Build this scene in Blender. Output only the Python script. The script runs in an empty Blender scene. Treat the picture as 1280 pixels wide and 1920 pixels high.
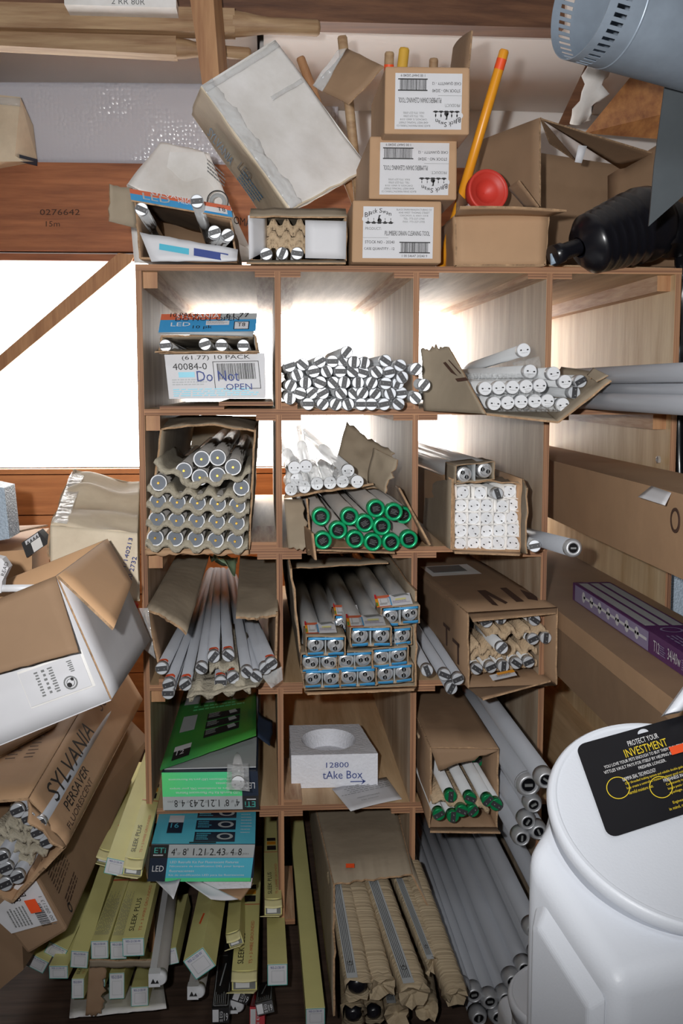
import bpy, math, random
from mathutils import Vector as V, Matrix, noise
random.seed(7)
S = bpy.context.scene
COL = S.collection

# ---------------------------------------------------------------- camera
F = 2076.0; YAW = math.radians(3.86); PIT = math.radians(6.46); CZ = 1.30
_cy, _sy, _cp, _sp = math.cos(YAW), math.sin(YAW), math.cos(PIT), math.sin(PIT)
FW = V((_sy*_cp, _cy*_cp, -_sp)); RT = V((_cy, -_sy, 0)); UP = V((_sy*_sp, _cy*_sp, _cp))
def at(px, py, Y):
    "point of the place seen at pixel (px,py) of the 1280x1920 photo, on the plane y=Y"
    d = FW + RT*((px-640)/F) + UP*((960-py)/F)
    t = Y/d.y
    return V((d.x*t, Y, CZ+d.z*t))
def atz(px, py, z):
    d = FW + RT*((px-640)/F) + UP*((960-py)/F)
    t = (z-CZ)/d.z
    return V((d.x*t, d.y*t, z))
cd = bpy.data.cameras.new('camera'); cam = bpy.data.objects.new('camera', cd); COL.objects.link(cam)
cd.sensor_fit = 'VERTICAL'; cd.sensor_height = 36; cd.sensor_width = 24; cd.lens = F*36/1920
cd.clip_start = .05
cam.matrix_world = Matrix(((RT.x, UP.x, -FW.x, 0), (RT.y, UP.y, -FW.y, 0), (RT.z, UP.z, -FW.z, CZ), (0, 0, 0, 1)))
S.camera = cam
S.view_settings.view_transform = 'Standard'; S.view_settings.look = 'None'
S.view_settings.exposure = 0.0; S.view_settings.gamma = 1.0; S.view_settings.use_curve_mapping = False

# ---------------------------------------------------------------- light
w = bpy.data.worlds.new('sky'); S.world = w; w.use_nodes = True
w.node_tree.nodes['Background'].inputs[0].default_value = (1, .985, .96, 1)
w.node_tree.nodes['Background'].inputs[1].default_value = 10.0
def lamp(name, kind, loc, aim, energy, **k):
    l = bpy.data.lights.new(name, kind); o = bpy.data.objects.new(name, l); COL.objects.link(o)
    o.location = loc; o.rotation_euler = (V(aim)-V(loc)).to_track_quat('-Z', 'Y').to_euler()
    l.energy = energy
    for a, b in k.items(): setattr(l, a, b)
    return o
# the camera's flash, just left of and above the lens
lamp('camera_flash', 'SPOT', (-.11, .0, CZ+.06), at(600, 330, 2.4), 182, spot_size=math.radians(104), spot_blend=1.0,
     shadow_soft_size=.018, color=(1, .995, .985))
# portal that guides the daylight through the window opening
pl = lamp('window_daylight_portal', 'AREA', (.0, 3.95, 1.4), (.0, 0, 1.4), 1, shape='RECTANGLE', size=3.4, size_y=.8)
pl.data.cycles.is_portal = True
# dim fill light added high behind the camera to lift the dark shadows
lamp('ambient_fill', 'AREA', (.6, -.6, 2.9), (0.3, 2.4, .6), 9, shape='DISK', size=.5, color=(.92, .96, 1))

# ---------------------------------------------------------------- materials
def lin(c):
    return tuple(((x/255)/12.92 if x/255 <= .04045 else ((x/255+.055)/1.055)**2.4) for x in c)
MT = {}
def mat(name, rgb, rough=.65, metal=0., var=.12, scale=9., bump=.0, bscale=60., stretch=(1, 1, 1), rgb2=None, detail=4, alpha=1., ior=None, coat=0., spec=None):
    if name in MT: return MT[name]
    m = bpy.data.materials.new(name); m.use_nodes = True; nt = m.node_tree; N = nt.nodes; L = nt.links
    b = N['Principled BSDF']
    b.inputs['Roughness'].default_value = rough; b.inputs['Metallic'].default_value = metal
    if spec is not None: b.inputs['Specular IOR Level'].default_value = spec
    if coat: b.inputs['Coat Weight'].default_value = coat; b.inputs['Coat Roughness'].default_value = .08
    c = lin(rgb)
    tc = N.new('ShaderNodeTexCoord'); mp = N.new('ShaderNodeMapping'); mp.inputs['Scale'].default_value = stretch
    L.new(tc.outputs['Object'], mp.inputs[0])
    nz = N.new('ShaderNodeTexNoise'); nz.inputs['Scale'].default_value = scale; nz.inputs['Detail'].default_value = detail
    nz.inputs['Roughness'].default_value = .62
    L.new(mp.outputs[0], nz.inputs['Vector'])
    cr = N.new('ShaderNodeValToRGB'); cr.color_ramp.elements[0].position = .3; cr.color_ramp.elements[1].position = .7
    d = lin(rgb2) if rgb2 else tuple(x*(1-2*var) for x in c)
    cr.color_ramp.elements[0].color = (*d, 1); cr.color_ramp.elements[1].color = (*c, 1)
    L.new(nz.outputs['Fac'], cr.inputs[0]); L.new(cr.outputs[0], b.inputs['Base Color'])
    if bump:
        n2 = N.new('ShaderNodeTexNoise'); n2.inputs['Scale'].default_value = bscale; n2.inputs['Detail'].default_value = 3
        L.new(mp.outputs[0], n2.inputs['Vector'])
        bp = N.new('ShaderNodeBump'); bp.inputs['Strength'].default_value = bump; bp.inputs['Distance'].default_value = .01
        L.new(n2.outputs['Fac'], bp.inputs['Height']); L.new(bp.outputs[0], b.inputs['Normal'])
    if alpha < 1: b.inputs['Alpha'].default_value = alpha
    MT[name] = m
    return m
def clear_mat(name, amount=.28, tint=(235, 238, 240), rough=.12, bump=.5, bscale=40):
    "thin clear plastic film: mostly lets light through, with bright glints"
    if name in MT: return MT[name]
    m = bpy.data.materials.new(name); m.use_nodes = True; nt = m.node_tree; N = nt.nodes; L = nt.links
    b = N['Principled BSDF']; b.inputs['Base Color'].default_value = (*lin(tint), 1); b.inputs['Roughness'].default_value = rough
    b.inputs['Specular IOR Level'].default_value = 1.0
    tr = N.new('ShaderNodeBsdfTransparent'); mx = N.new('ShaderNodeMixShader'); mx.inputs[0].default_value = amount
    out = N['Material Output']; L.new(tr.outputs[0], mx.inputs[1]); L.new(b.outputs[0], mx.inputs[2]); L.new(mx.outputs[0], out.inputs[0])
    tc = N.new('ShaderNodeTexCoord'); n2 = N.new('ShaderNodeTexNoise'); n2.inputs['Scale'].default_value = bscale
    L.new(tc.outputs['Object'], n2.inputs['Vector'])
    bp = N.new('ShaderNodeBump'); bp.inputs['Strength'].default_value = bump; bp.inputs['Distance'].default_value = .02
    L.new(n2.outputs['Fac'], bp.inputs['Height']); L.new(bp.outputs[0], b.inputs['Normal'])
    MT[name] = m
    return m
def bubble_mat():
    m = bpy.data.materials.new('bubble_wrap'); m.use_nodes = True; nt = m.node_tree; N = nt.nodes; L = nt.links
    b = N['Principled BSDF']; b.inputs['Base Color'].default_value = (*lin((205, 206, 216)), 1); b.inputs['Roughness'].default_value = .22
    tc = N.new('ShaderNodeTexCoord'); vo = N.new('ShaderNodeTexVoronoi'); vo.inputs['Scale'].default_value = 70; vo.inputs['Randomness'].default_value = .55
    L.new(tc.outputs['Object'], vo.inputs['Vector'])
    bp = N.new('ShaderNodeBump'); bp.inputs['Strength'].default_value = .55; bp.inputs['Distance'].default_value = .005; bp.invert = True
    nz = N.new('ShaderNodeTexNoise'); nz.inputs['Scale'].default_value = 3.5; mr = N.new('ShaderNodeMapRange'); mr.inputs[1].default_value = .42; mr.inputs[2].default_value = .62; mr.inputs[3].default_value = .05; mr.inputs[4].default_value = .8
    L.new(tc.outputs['Object'], nz.inputs['Vector']); L.new(nz.outputs['Fac'], mr.inputs[0]); L.new(mr.outputs[0], bp.inputs['Strength'])
    L.new(vo.outputs['Distance'], bp.inputs['Height']); L.new(bp.outputs[0], b.inputs['Normal'])
    return m

def wood(name, c1, c2, axis, scale=5, rough=.6, bump=.08, ratio=14):
    st = [ratio]*3; st[axis] = 1
    return mat(name, c1, rough=rough, rgb2=c2, scale=scale, stretch=tuple(st), bump=bump, bscale=14, detail=6)
PLY_Y = wood('plywood_grain_deep', (224, 194, 154), (176, 140, 100), 1, 1.6)
PLY_Z = wood('plywood_grain_upright', (214, 196, 172), (166, 140, 114), 2, 3.2, ratio=5)
PLY_Zb = wood('plywood_yellow_upright', (232, 208, 170), (198, 164, 120), 2, 2.4, ratio=7)
EDGE_H = mat('plywood_edge_lying', (190, 142, 104), rgb2=(98, 62, 44), scale=1, stretch=(1.5, 1, 260), detail=2, rough=.7)
EDGE_V = mat('plywood_edge_upright', (190, 142, 104), rgb2=(98, 62, 44), scale=1, stretch=(260, 1, 1.5), detail=2, rough=.7)
BEAM = wood('beam_wood', (176, 112, 72), (126, 74, 46), 0, 3)
BEAM2 = wood('dark_beam_wood', (122, 84, 58), (78, 48, 32), 0, 3)
SID = wood('board_wall_wood', (238, 162, 102), (196, 122, 72), 0, 2.4)
STUD = wood('stud_wood', (190, 146, 104), (146, 100, 66), 2, 3)
POLE = wood('pole_wood', (186, 158, 122), (140, 106, 76), 0, 4)
CLEAT = wood('cleat_wood', (218, 188, 152), (160, 110, 78), 1, 5)
FLOORM = wood('floor_planks', (92, 72, 60), (56, 42, 35), 0, 3, rough=.75)
CARD = mat('cardboard', (186, 150, 116), rough=.8, var=.07, scale=5, bump=.1, bscale=25)
CARD_D = mat('cardboard_brown', (150, 121, 94), rough=.8, var=.1, scale=4, bump=.1, bscale=25)
CARD_G = mat('cardboard_dusty_grey', (158, 144, 124), rough=.85, var=.12, scale=6, bump=.15, bscale=30)
CARD_T = mat('cardboard_tan_bright', (206, 164, 124), rough=.8, var=.05, scale=4, bump=.08, bscale=30)
CARD_R = mat('cardboard_torn_edge', (184, 150, 116), rough=.9, var=.25, scale=60, bump=.5, bscale=120)
PULP = mat('moulded_pulp', (172, 164, 146), rough=.95, var=.1, scale=30, bump=.5, bscale=140)
PULP_B = mat('moulded_pulp_brown', (190, 166, 136), rough=.95, var=.1, scale=30, bump=.5, bscale=140)
WHITE = mat('white_paper', (210, 210, 214), rough=.6, var=.03, scale=12)
DIRTY = mat('dirty_white_card', (244, 243, 243), rough=.55, rgb2=(214, 211, 206), scale=6, bump=.12, bscale=20, detail=8)
CREAM = mat('aged_cream_card', (226, 212, 188), rough=.7, rgb2=(198, 182, 158), scale=7, bump=.2, bscale=20, detail=6)
YEL = mat('yellow_card', (222, 216, 146), rough=.6, var=.05, scale=6)
YEL2 = mat('yellow_card_inside', (222, 214, 160), rough=.7, var=.05, scale=6)
TEAL = mat('teal_ink', (70, 170, 160), var=.05)
INKBLUE = mat('blue_ink', (60, 76, 140), var=.05)
BLUE = mat('blue_print', (62, 150, 205), rough=.45, var=.06)
SKY = mat('sky_blue_print', (90, 190, 216), rough=.4, var=.07, scale=3)
AQUA = mat('aqua_print', (70, 200, 170), rough=.4, rgb2=(96, 214, 120), scale=4, detail=1)
NAVY = mat('navy_print', (34, 44, 62), rough=.4, var=.05)
GREENP = mat('green_print', (70, 150, 60), rough=.4, rgb2=(46, 116, 62), scale=4, detail=1)
GREYP = mat('grey_print', (172, 176, 178), rough=.5, var=.05)
MIDG = mat('mid_grey_print', (120, 122, 122), rough=.5, var=.05)
ORANGE = mat('orange_sticker', (244, 88, 40), rough=.5, var=.03)
ORP = mat('orange_print', (206, 104, 72), rough=.5, var=.05)
REDP = mat('red_print', (196, 34, 50), rough=.4, var=.05)
BLACK = mat('black_ink', (26, 24, 26), rough=.6, var=.05)
BROWNINK = mat('brown_ink', (74, 48, 36), rough=.8, var=.1)
PURP = mat('purple_print', (96, 52, 108), rough=.35, var=.08)
LILAC = mat('lilac_print', (150, 140, 176), rough=.35, var=.06)
SILV = mat('aluminium', (222, 224, 228), rough=.25, metal=.75, var=.04)
SILVM = mat('matte_aluminium', (196, 198, 202), rough=.42, metal=.55, var=.05)
CAPW = mat('white_cap', (218, 220, 224), rough=.4, var=.02)
CAPF = mat('silver_cap_face', (196, 200, 206), rough=.35, metal=.3, var=.03)
TUBEG = mat('grey_glass', (160, 163, 170), rough=.38, var=.04, scale=3)
TUBEW = mat('white_phosphor_glass', (206, 208, 210), rough=.18, var=.04, scale=3)
TUBED = mat('dusty_glass', (150, 146, 142), rough=.3, var=.08, scale=3)
TUBES = mat('silvery_led_tube', (200, 202, 204), rough=.15, metal=.3, var=.08, scale=8)
STRIP = mat('dark_pin_strip', (48, 48, 52), rough=.5, var=.05)
BLK = mat('black_plastic', (14, 14, 18), rough=.25, var=.1)
BLKM = mat('black_rubber', (22, 22, 28), rough=.28, var=.1)
SLATE = mat('slate_cap_face', (84, 92, 104), rough=.5, var=.04)
BRASS = mat('brass_pin', (190, 150, 60), rough=.3, metal=.8, var=.05)
GRN = mat('green_metal', (28, 176, 116), rough=.25, metal=.35, var=.05)
GRN2 = mat('green_cap_metal', (20, 140, 84), rough=.3, metal=.4, var=.05)
BIN = mat('white_bin_plastic', (214, 218, 226), rough=.42, var=.02, scale=3, bump=.04, bscale=300)
FOAM = mat('white_foam', (226, 228, 236), rough=.9, var=.04, scale=60, bump=.3, bscale=160)
ZINC = mat('galvanised_steel', (150, 162, 176), rough=.42, metal=.35, var=.14, scale=10)
ZINCD = mat('grey_steel_plate', (92, 98, 102), rough=.5, metal=.5, var=.1)
YELH = mat('yellow_paint', (236, 158, 38), rough=.35, var=.06)
REDR = mat('red_rubber', (206, 62, 50), rough=.5, var=.05)
INSUL = mat('white_insulation_sheet', (232, 226, 222), rough=.5, var=.05, scale=2, bump=.15, bscale=6)
INSULG = mat('grey_insulation_sheet', (226, 221, 216), rough=.55, var=.06, scale=2, bump=.1, bscale=6)
PANELB = mat('pale_blue_panel', (180, 196, 212), rough=.4, var=.1, scale=120, bump=.6, bscale=200)
FILM = clear_mat('clear_film', .30)
FILMB = clear_mat('bubble_film', .14, bscale=110, bump=1.0)
BUBBLE = bubble_mat()
WALLD = mat('dark_room_wall', (96, 84, 74), rough=.9, var=.1)

# ---------------------------------------------------------------- text geometry
_tx = {}
def tgeo(s):
    if s in _tx: return _tx[s]
    c = bpy.data.curves.new('t', 'FONT'); c.body = s; c.size = 1; c.resolution_u = 2
    o = bpy.data.objects.new('t', c); COL.objects.link(o)
    bpy.context.view_layer.update()
    me = bpy.data.meshes.new_from_object(o.evaluated_get(bpy.context.evaluated_depsgraph_get()))
    vs = [(v.co.x, v.co.y) for v in me.vertices]; fs = [tuple(p.vertices) for p in me.polygons]
    bpy.data.objects.remove(o); bpy.data.curves.remove(c); bpy.data.meshes.remove(me)
    x0 = min(v[0] for v in vs); x1 = max(v[0] for v in vs); y0 = min(v[1] for v in vs); y1 = max(v[1] for v in vs)
    vs = [((x-x0)/(x1-x0), (y-y0)/(y1-y0)) for x, y in vs]
    _tx[s] = (vs, fs, (x1-x0)/(y1-y0))
    return _tx[s]

# ---------------------------------------------------------------- mesh builder
WL = {}; KIDS = {}; ROOTS = []
class MB:
    def __init__(s): s.v = []; s.f = []; s.m = []; s.mats = []; s.sm = []
    def mi(s, m):
        if m not in s.mats: s.mats.append(m)
        return s.mats.index(m)
    def add(s, vs, fs, m, smooth=False):
        n = len(s.v); s.v += [V(p) for p in vs]; k = s.mi(m)
        for f in fs: s.f.append(tuple(i+n for i in f)); s.m.append(k); s.sm.append(smooth)
        return s
    def hexa(s, p, m, front=None):
        "p: 4 front corners (tl,tr,br,bl) then 4 back ones"
        F_ = [(0, 3, 2, 1), (4, 5, 6, 7), (0, 1, 5, 4), (1, 2, 6, 5), (2, 3, 7, 6), (3, 0, 4, 7)]
        if front:
            s.add(p, F_[1:], m); s.add(p, F_[:1], front)
        else: s.add(p, F_, m)
        return s
    def box(s, x0, x1, y0, y1, z0, z1, m, front=None):
        return s.hexa([V((x0, y0, z1)), V((x1, y0, z1)), V((x1, y0, z0)), V((x0, y0, z0)),
                       V((x0, y1, z1)), V((x1, y1, z1)), V((x1, y1, z0)), V((x0, y1, z0))], m, front)
    def pbox(s, O, U, D, W, m, front=None):
        O, U, D, W = V(O), V(U), V(D), V(W)
        return s.hexa([O, O+U, O+U+D, O+D, O+W, O+U+W, O+U+D+W, O+D+W], m, front)
    def lathe(s, p, ax, prof, m, n=24, smooth=True, ms=None):
        "prof: (t along axis, radius)"
        ax = V(ax).normalized(); a = ax.orthogonal().normalized(); b = ax.cross(a); p = V(p)
        base = len(s.v)
        for t, r in prof:
            for i in range(n):
                th = 2*math.pi*i/n; s.v.append(p+ax*t+(a*math.cos(th)+b*math.sin(th))*r)
        for j in range(len(prof)-1):
            k = s.mi(ms[j] if ms else m); flat = abs(prof[j+1][0]-prof[j][0]) < .12*abs(prof[j+1][1]-prof[j][1])
            for i in range(n):
                i2 = (i+1) % n
                s.f.append((base+j*n+i, base+j*n+i2, base+(j+1)*n+i2, base+(j+1)*n+i)); s.m.append(k); s.sm.append(smooth and not flat)
        return s
    def tube(s, p, q, r, m, r2=None, n=20, smooth=True):
        p, q = V(p), V(q); L = (q-p).length; r2 = r if r2 is None else r2
        s.lathe(p, q-p, [(0, r), (L, r2)], m, n, smooth)
        k = s.mi(m); b = len(s.v)-2*n
        s.f.append(tuple(range(b, b+n))[::-1]); s.m.append(k); s.sm.append(False)
        s.f.append(tuple(range(b+n, b+2*n))); s.m.append(k); s.sm.append(False)
        return s
    def bent(s, pts, r, m, n=12):
        for a, b in zip(pts, pts[1:]): s.tube(a, b, r, m, n=n)
        return s
    def sheet(s, p00, p10, p11, p01, m, nu=10, nv=8, th=.003, bend=0, bendv=0, rag=None, wob=0, seed=0, fn=None, smooth=True, inner=None, wf=9):
        "a board of thickness th between four corners; rag={'v1':amp,...} tears that edge"
        p00, p10, p11, p01 = V(p00), V(p10), V(p11), V(p01)
        N = (p10-p00).cross(p01-p00).normalized(); rag = rag or {}
        eu = (p10-p00).normalized(); ev = (p01-p00).normalized()
        G = []
        for j in range(nv+1):
            for i in range(nu+1):
                u, v = i/nu, j/nv
                p = p00*(1-u)*(1-v)+p10*u*(1-v)+p11*u*v+p01*(1-u)*v
                h = bend*math.sin(math.pi*u)+bendv*math.sin(math.pi*v)
                if wob: h += wob*noise.noise(V((u*(p10-p00).length*wf*3+seed*3.1, v*(p01-p00).length*wf*3, seed)))
                if fn: h += fn(u, v)
                if j == nv and 'v1' in rag: p = p+ev*rag['v1']*(noise.noise(V((u*9+seed, seed, 1)))+.6*noise.noise(V((u*31, seed, 2))))
                if j == 0 and 'v0' in rag: p = p-ev*rag['v0']*(noise.noise(V((u*9+seed, seed, 3)))+.6*noise.noise(V((u*31, seed, 4))))
                if i == nu and 'u1' in rag: p = p+eu*rag['u1']*(noise.noise(V((v*9+seed, seed, 5)))+.6*noise.noise(V((v*31, seed, 6))))
                if i == 0 and 'u0' in rag: p = p-eu*rag['u0']*(noise.noise(V((v*9+seed, seed, 7)))+.6*noise.noise(V((v*31, seed, 8))))
                G.append(p+N*h)
        n = len(G); top = [p+N*th/2 for p in G]; bot = [p-N*th/2 for p in G]
        q = lambda i, j: j*(nu+1)+i
        ft = []; fb = []; fe = []
        for j in range(nv):
            for i in range(nu):
                a, b, c, d = q(i, j), q(i+1, j), q(i+1, j+1), q(i, j+1)
                ft.append((a, b, c, d)); fb.append((a+n, d+n, c+n, b+n))
        for i in range(nu):
            fe.append((q(i+1, 0), q(i, 0), q(i, 0)+n, q(i+1, 0)+n)); fe.append((q(i, nv), q(i+1, nv), q(i+1, nv)+n, q(i, nv)+n))
        for j in range(nv):
            fe.append((q(0, j), q(0, j+1), q(0, j+1)+n, q(0, j)+n)); fe.append((q(nu, j+1), q(nu, j), q(nu, j)+n, q(nu, j+1)+n))
        base = len(s.v); s.v += top+bot
        for fs, mm, sm in ((ft, m, smooth), (fb, inner or m, smooth), (fe, CARD_R if m in CARDS else m, False)):
            k = s.mi(mm)
            for f in fs: s.f.append(tuple(i+base for i in f)); s.m.append(k); s.sm.append(sm)
        return s
    def poly(s, pts, m, d):
        "flat outline extruded by vector d"
        n = len(pts); pts = [V(p) for p in pts]; d = V(d)
        s.add(pts+[p+d for p in pts], [tuple(range(n)), tuple(range(n, 2*n))[::-1]]+[((i+1) % n, i, i+n, (i+1) % n+n) for i in range(n)], m)
        return s
    def build(s, name, parent=None, link=True, origin=None, **props):
        me = bpy.data.meshes.new(name)
        if origin is None:
            xs = [p.x for p in s.v]; ys = [p.y for p in s.v]; zs = [p.z for p in s.v]
            origin = V(((min(xs)+max(xs))/2, (min(ys)+max(ys))/2, min(zs)))
        else: origin = V(origin)
        me.from_pydata([p-origin for p in s.v], [], s.f)
        for m in s.mats: me.materials.append(m)
        me.polygons.foreach_set('material_index', s.m); me.polygons.foreach_set('use_smooth', s.sm)
        me.update()
        o = bpy.data.objects.new(name, me)
        if link: COL.objects.link(o)
        if parent is not None:
            o.parent = parent; o.location = origin-WL.get(parent, V((0, 0, 0))); KIDS.setdefault(parent, []).append(o)
        else: o.location = origin
        WL[o] = origin.copy()
        for a, b in props.items(): o[a] = b
        return o
CARDS = (CARD, CARD_D, CARD_G, CARD_T)
def tag(o, label, cat, group=None):
    o['label'] = label; o['category'] = cat
    if group: o['group'] = group
    return o
def thing(name, label, cat, group=None):
    o = bpy.data.objects.new(name, None); COL.objects.link(o); o.empty_display_size = .05
    WL[o] = V((0, 0, 0)); ROOTS.append(o)
    return tag(o, label, cat, group)
def struct(o):
    o['kind'] = 'structure'; return o
def dup(proto, mtx, label=None, cat=None, group=None):
    def cp(o, par):
        c = o.copy(); COL.objects.link(c)
        if par is not None: c.parent = par
        for k in KIDS.get(o, []): cp(k, c)
        return c
    r = cp(proto, None); r.matrix_world = mtx
    if label: tag(r, label, cat, group)
    return r
def frame(p, q, spin=0.):
    "matrix with local +Y from p towards q"
    p, q = V(p), V(q); y = (q-p).normalized(); x = y.cross(V((0, 0, 1))).normalized(); z = x.cross(y)
    c, s_ = math.cos(spin), math.sin(spin); x2 = x*c+z*s_; z2 = z*c-x*s_
    return Matrix(((x2.x, y.x, z2.x, p.x), (x2.y, y.y, z2.y, p.y), (x2.z, y.z, z2.z, p.z), (0, 0, 0, 1)))

class Pr:
    "printing laid on a flat face: O top-left corner, U across, D down; a, b are fractions of the face"
    def __init__(s, O, U, D, lift=.0007, flip=False):
        O, U, D = V(O), V(U), V(D)
        s.N = U.cross(D).normalized()*-1
        if s.N.dot(V((0, 0, CZ))-O) < 0: s.N = -s.N
        if flip: O = O+U+D; U = -U; D = -D
        s.O, s.U, s.D, s.l = O, U, D, lift; s.mb = MB(); s.k = 0; s.E = V((0, 0, 0))
    def P(s, a, b): return s.O+s.U*a+s.D*b+s.E*(a*b)+s.N*(s.l*(1+s.k))
    def rect(s, a0, b0, a1, b1, m, k=0):
        s.k = k; s.mb.add([s.P(a0, b0), s.P(a1, b0), s.P(a1, b1), s.P(a0, b1)], [(0, 1, 2, 3)], m); return s
    def quad(s, pts, m, k=0):
        s.k = k; s.mb.add([s.P(*p) for p in pts], [tuple(range(len(pts)))], m); return s
    def edge(s, a0, b0, a1, b1, m, t=.01, k=1):
        r = s.U.length/s.D.length
        s.rect(a0, b0, a1, b0+t*r, m, k); s.rect(a0, b1-t*r, a1, b1, m, k); s.rect(a0, b0, a0+t, b1, m, k); s.rect(a1-t, b0, a1, b1, m, k); return s
    def text(s, t, a, b, w_, h, m, k=2):
        vs, fs, ar = tgeo(t); s.k = k
        if w_ is None: w_ = ar*h*s.D.length/s.U.length
        s.mb.add([s.P(a+x*w_, b+h-y*h) for x, y in vs], fs, m); return s
    def bars(s, a0, b0, a1, b1, m, n=28, k=2, seed=1):
        r = random.Random(seed); x = a0; st = (a1-a0)/n
        while x < a1-st*.4:
            wd = st*r.choice((.3, .45, .7)); s.rect(x, b0, x+wd, b1, m, k); x += wd+st*r.choice((.3, .5, .7))
        return s
    def lines(s, a0, b0, a1, b1, n, m, k=2, seed=1, fill=.45):
        r = random.Random(seed); h = (b1-b0)/n
        for i in range(n):
            x = a0; e = a0+(a1-a0)*r.uniform(.75, 1)
            while x < e:
                wd = (a1-a0)*r.uniform(.04, .12); s.rect(x, b0+h*i, min(x+wd, e), b0+h*(i+fill), m, k); x += wd+(a1-a0)*.02
        return s
    def disc(s, a, b, r, m, k=2, r0=0, n=20):
        s.k = k; ra = r*s.D.length/s.U.length; q = r0/r if r else 0
        if r0: s.mb.add([s.P(a+ra*f*math.cos(t*2*math.pi/n), b+r*f*math.sin(t*2*math.pi/n)) for f in (1, q) for t in range(n)], [(i, (i+1) % n, (i+1) % n+n, i+n) for i in range(n)], m)
        else: s.mb.add([s.P(a+ra*math.cos(t*2*math.pi/n), b+r*math.sin(t*2*math.pi/n)) for t in range(n)], [tuple(range(n))], m)
        return s
    def done(s, parent, name='printed_label'): return s.mb.build(name, parent)

# ================================================================ the room
RX0, RX1, RY0, RY1, RZ = -1.5, 2.0, -1.3, 3.9, 3.1
struct(MB().box(RX0, RX1, RY0, RY1+.1, -.12, 0, FLOORM).build('floor'))
struct(MB().box(RX0, RX1, RY0, RY1+.1, RZ, RZ+.05, WALLD).build('ceiling'))
struct(MB().box(RX0-.08, RX0, RY0, RY1+.1, 0, RZ, WALLD).build('wall_left'))
struct(MB().box(RX1, RX1+.08, RY0, RY1+.1, 0, RZ, WALLD).build('wall_right'))
struct(MB().box(RX0, RX1, RY0-.08, RY0, 0, RZ, WALLD).build('wall_front'))
b = MB()
WZ0, WZ1 = 1.015, 1.725
z = 0
while z < WZ0-.01:                       # horizontal boards under the window
    z2 = min(z+.142, WZ0); b.box(RX0, RX1, RY1, RY1+.1, z+.004, z2, SID); z = z2
b.box(RX0, RX1, RY1+.04, RY1+.1, 0, WZ0, BEAM)
b.box(.82, RX1, RY1, RY1+.1, WZ0, WZ1, SID)
b.box(RX0, -1.45, RY1, RY1+.1, WZ0, WZ1, SID)
b.box(RX0, RX1, RY1, RY1+.1, WZ1, RZ, INSUL)
struct(b.build('wall_back'))
pm = clear_mat('window_film', .06, bump=.2, bscale=8)
struct(MB().box(-1.45, .82, RY1+.03, RY1+.034, WZ0, WZ1, pm).build('window_1'))
# beams across the wall
struct(MB().box(RX0, .95, RY1-.06, RY1-.001, 1.752, 2.04, BEAM).build('trim_1'))
struct(MB().box(RX0, .95, RY1-.04, RY1-.001, 1.722, 1.745, BEAM).build('trim_2'))
struct(MB().poly([at(-40, 730, 3.84), at(-40, 700, 3.84), at(222, 474, 3.84), at(252, 478, 3.84), at(245, 492, 3.84)], STUD, V((0, .05, 0))).build('trim_3'))
# slanted insulation sheets under the roof
b = MB()
zz0 = 2.30
b.sheet((RX0, RY1-.01, zz0), (-.02, RY1-.01, zz0), (-.02, 1.2, zz0+1.1*.72), (RX0, 1.2, zz0+1.1*.72), INSULG, nu=20, nv=6, th=.01, wob=.012, seed=3, wf=.4)
b.sheet((-.0, RY1-.01, zz0-.06), (RX1, RY1-.01, zz0-.06), (RX1, 1.2, zz0+1.1*.72), (0, 1.2, zz0+1.1*.72), INSUL, nu=24, nv=8, th=.01, wob=.03, seed=5, wf=.4)
b.build('roof_insulation', kind='structure')
b = MB(); b.sheet((RX0, RY1-.02, 2.04), (.25, RY1-.02, 2.04), (.25, RY1-.04, 2.31), (RX0, RY1-.03, 2.31), BUBBLE, nu=40, nv=10, th=.006, wob=.012, seed=2, wf=.6)
tag(b.build('bubble_wrap_sheet'), 'white bubble wrap insulation sheet above the red-brown beam', 'bubble wrap')
# header beam, dark, at the top of the picture
struct(MB().pbox(at(-60, -90, 3.0), at(1060, -50, 3.15)-at(-60, -90, 3.0), V((0, 0, -.145)), V((0, .09, 0)), BEAM2).build('trim_4'))
struct(MB().hexa([at(352, -30, 2.85), at(398, -30, 2.85), at(411, 150, 2.85), at(380, 165, 2.85),
                  at(375, -30, 2.97), at(413, -30, 2.97), at(428, 150, 2.97), at(396, 165, 2.97)], STUD).build('trim_5'))
struct(MB().hexa([at(1095, 250, 3.3), at(1195, 128, 3.1), at(1340, 190, 2.9), at(1250, 262, 3.0),
                  at(1105, 240, 3.45), at(1205, 120, 3.25), at(1350, 180, 3.05), at(1260, 250, 3.15)], wood('rafter_wood', (168, 116, 66), (112, 66, 34), 0, 2)).build('trim_6'))
struct(MB().hexa([at(1045, 235, 3.2), at(1068, 235, 3.2), at(1135, 100, 3.0), at(1108, 100, 3.0),
                  at(1050, 230, 3.3), at(1078, 230, 3.3), at(1142, 98, 3.1), at(1118, 98, 3.1)], BEAM2).build('trim_7'))
b = MB(); b.sheet(at(1068, 232, 3.1), at(1108, 228, 3.1), at(1150, 118, 3.0), at(1105, 112, 3.0), DIRTY, nu=8, nv=8, rag={'u1': .03, 'u0': .02, 'v1': .02}, wob=.02, th=.006)
tag(b.build('torn_insulation_scrap'), 'torn white insulation scrap hanging between the rafters', 'insulation')

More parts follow.
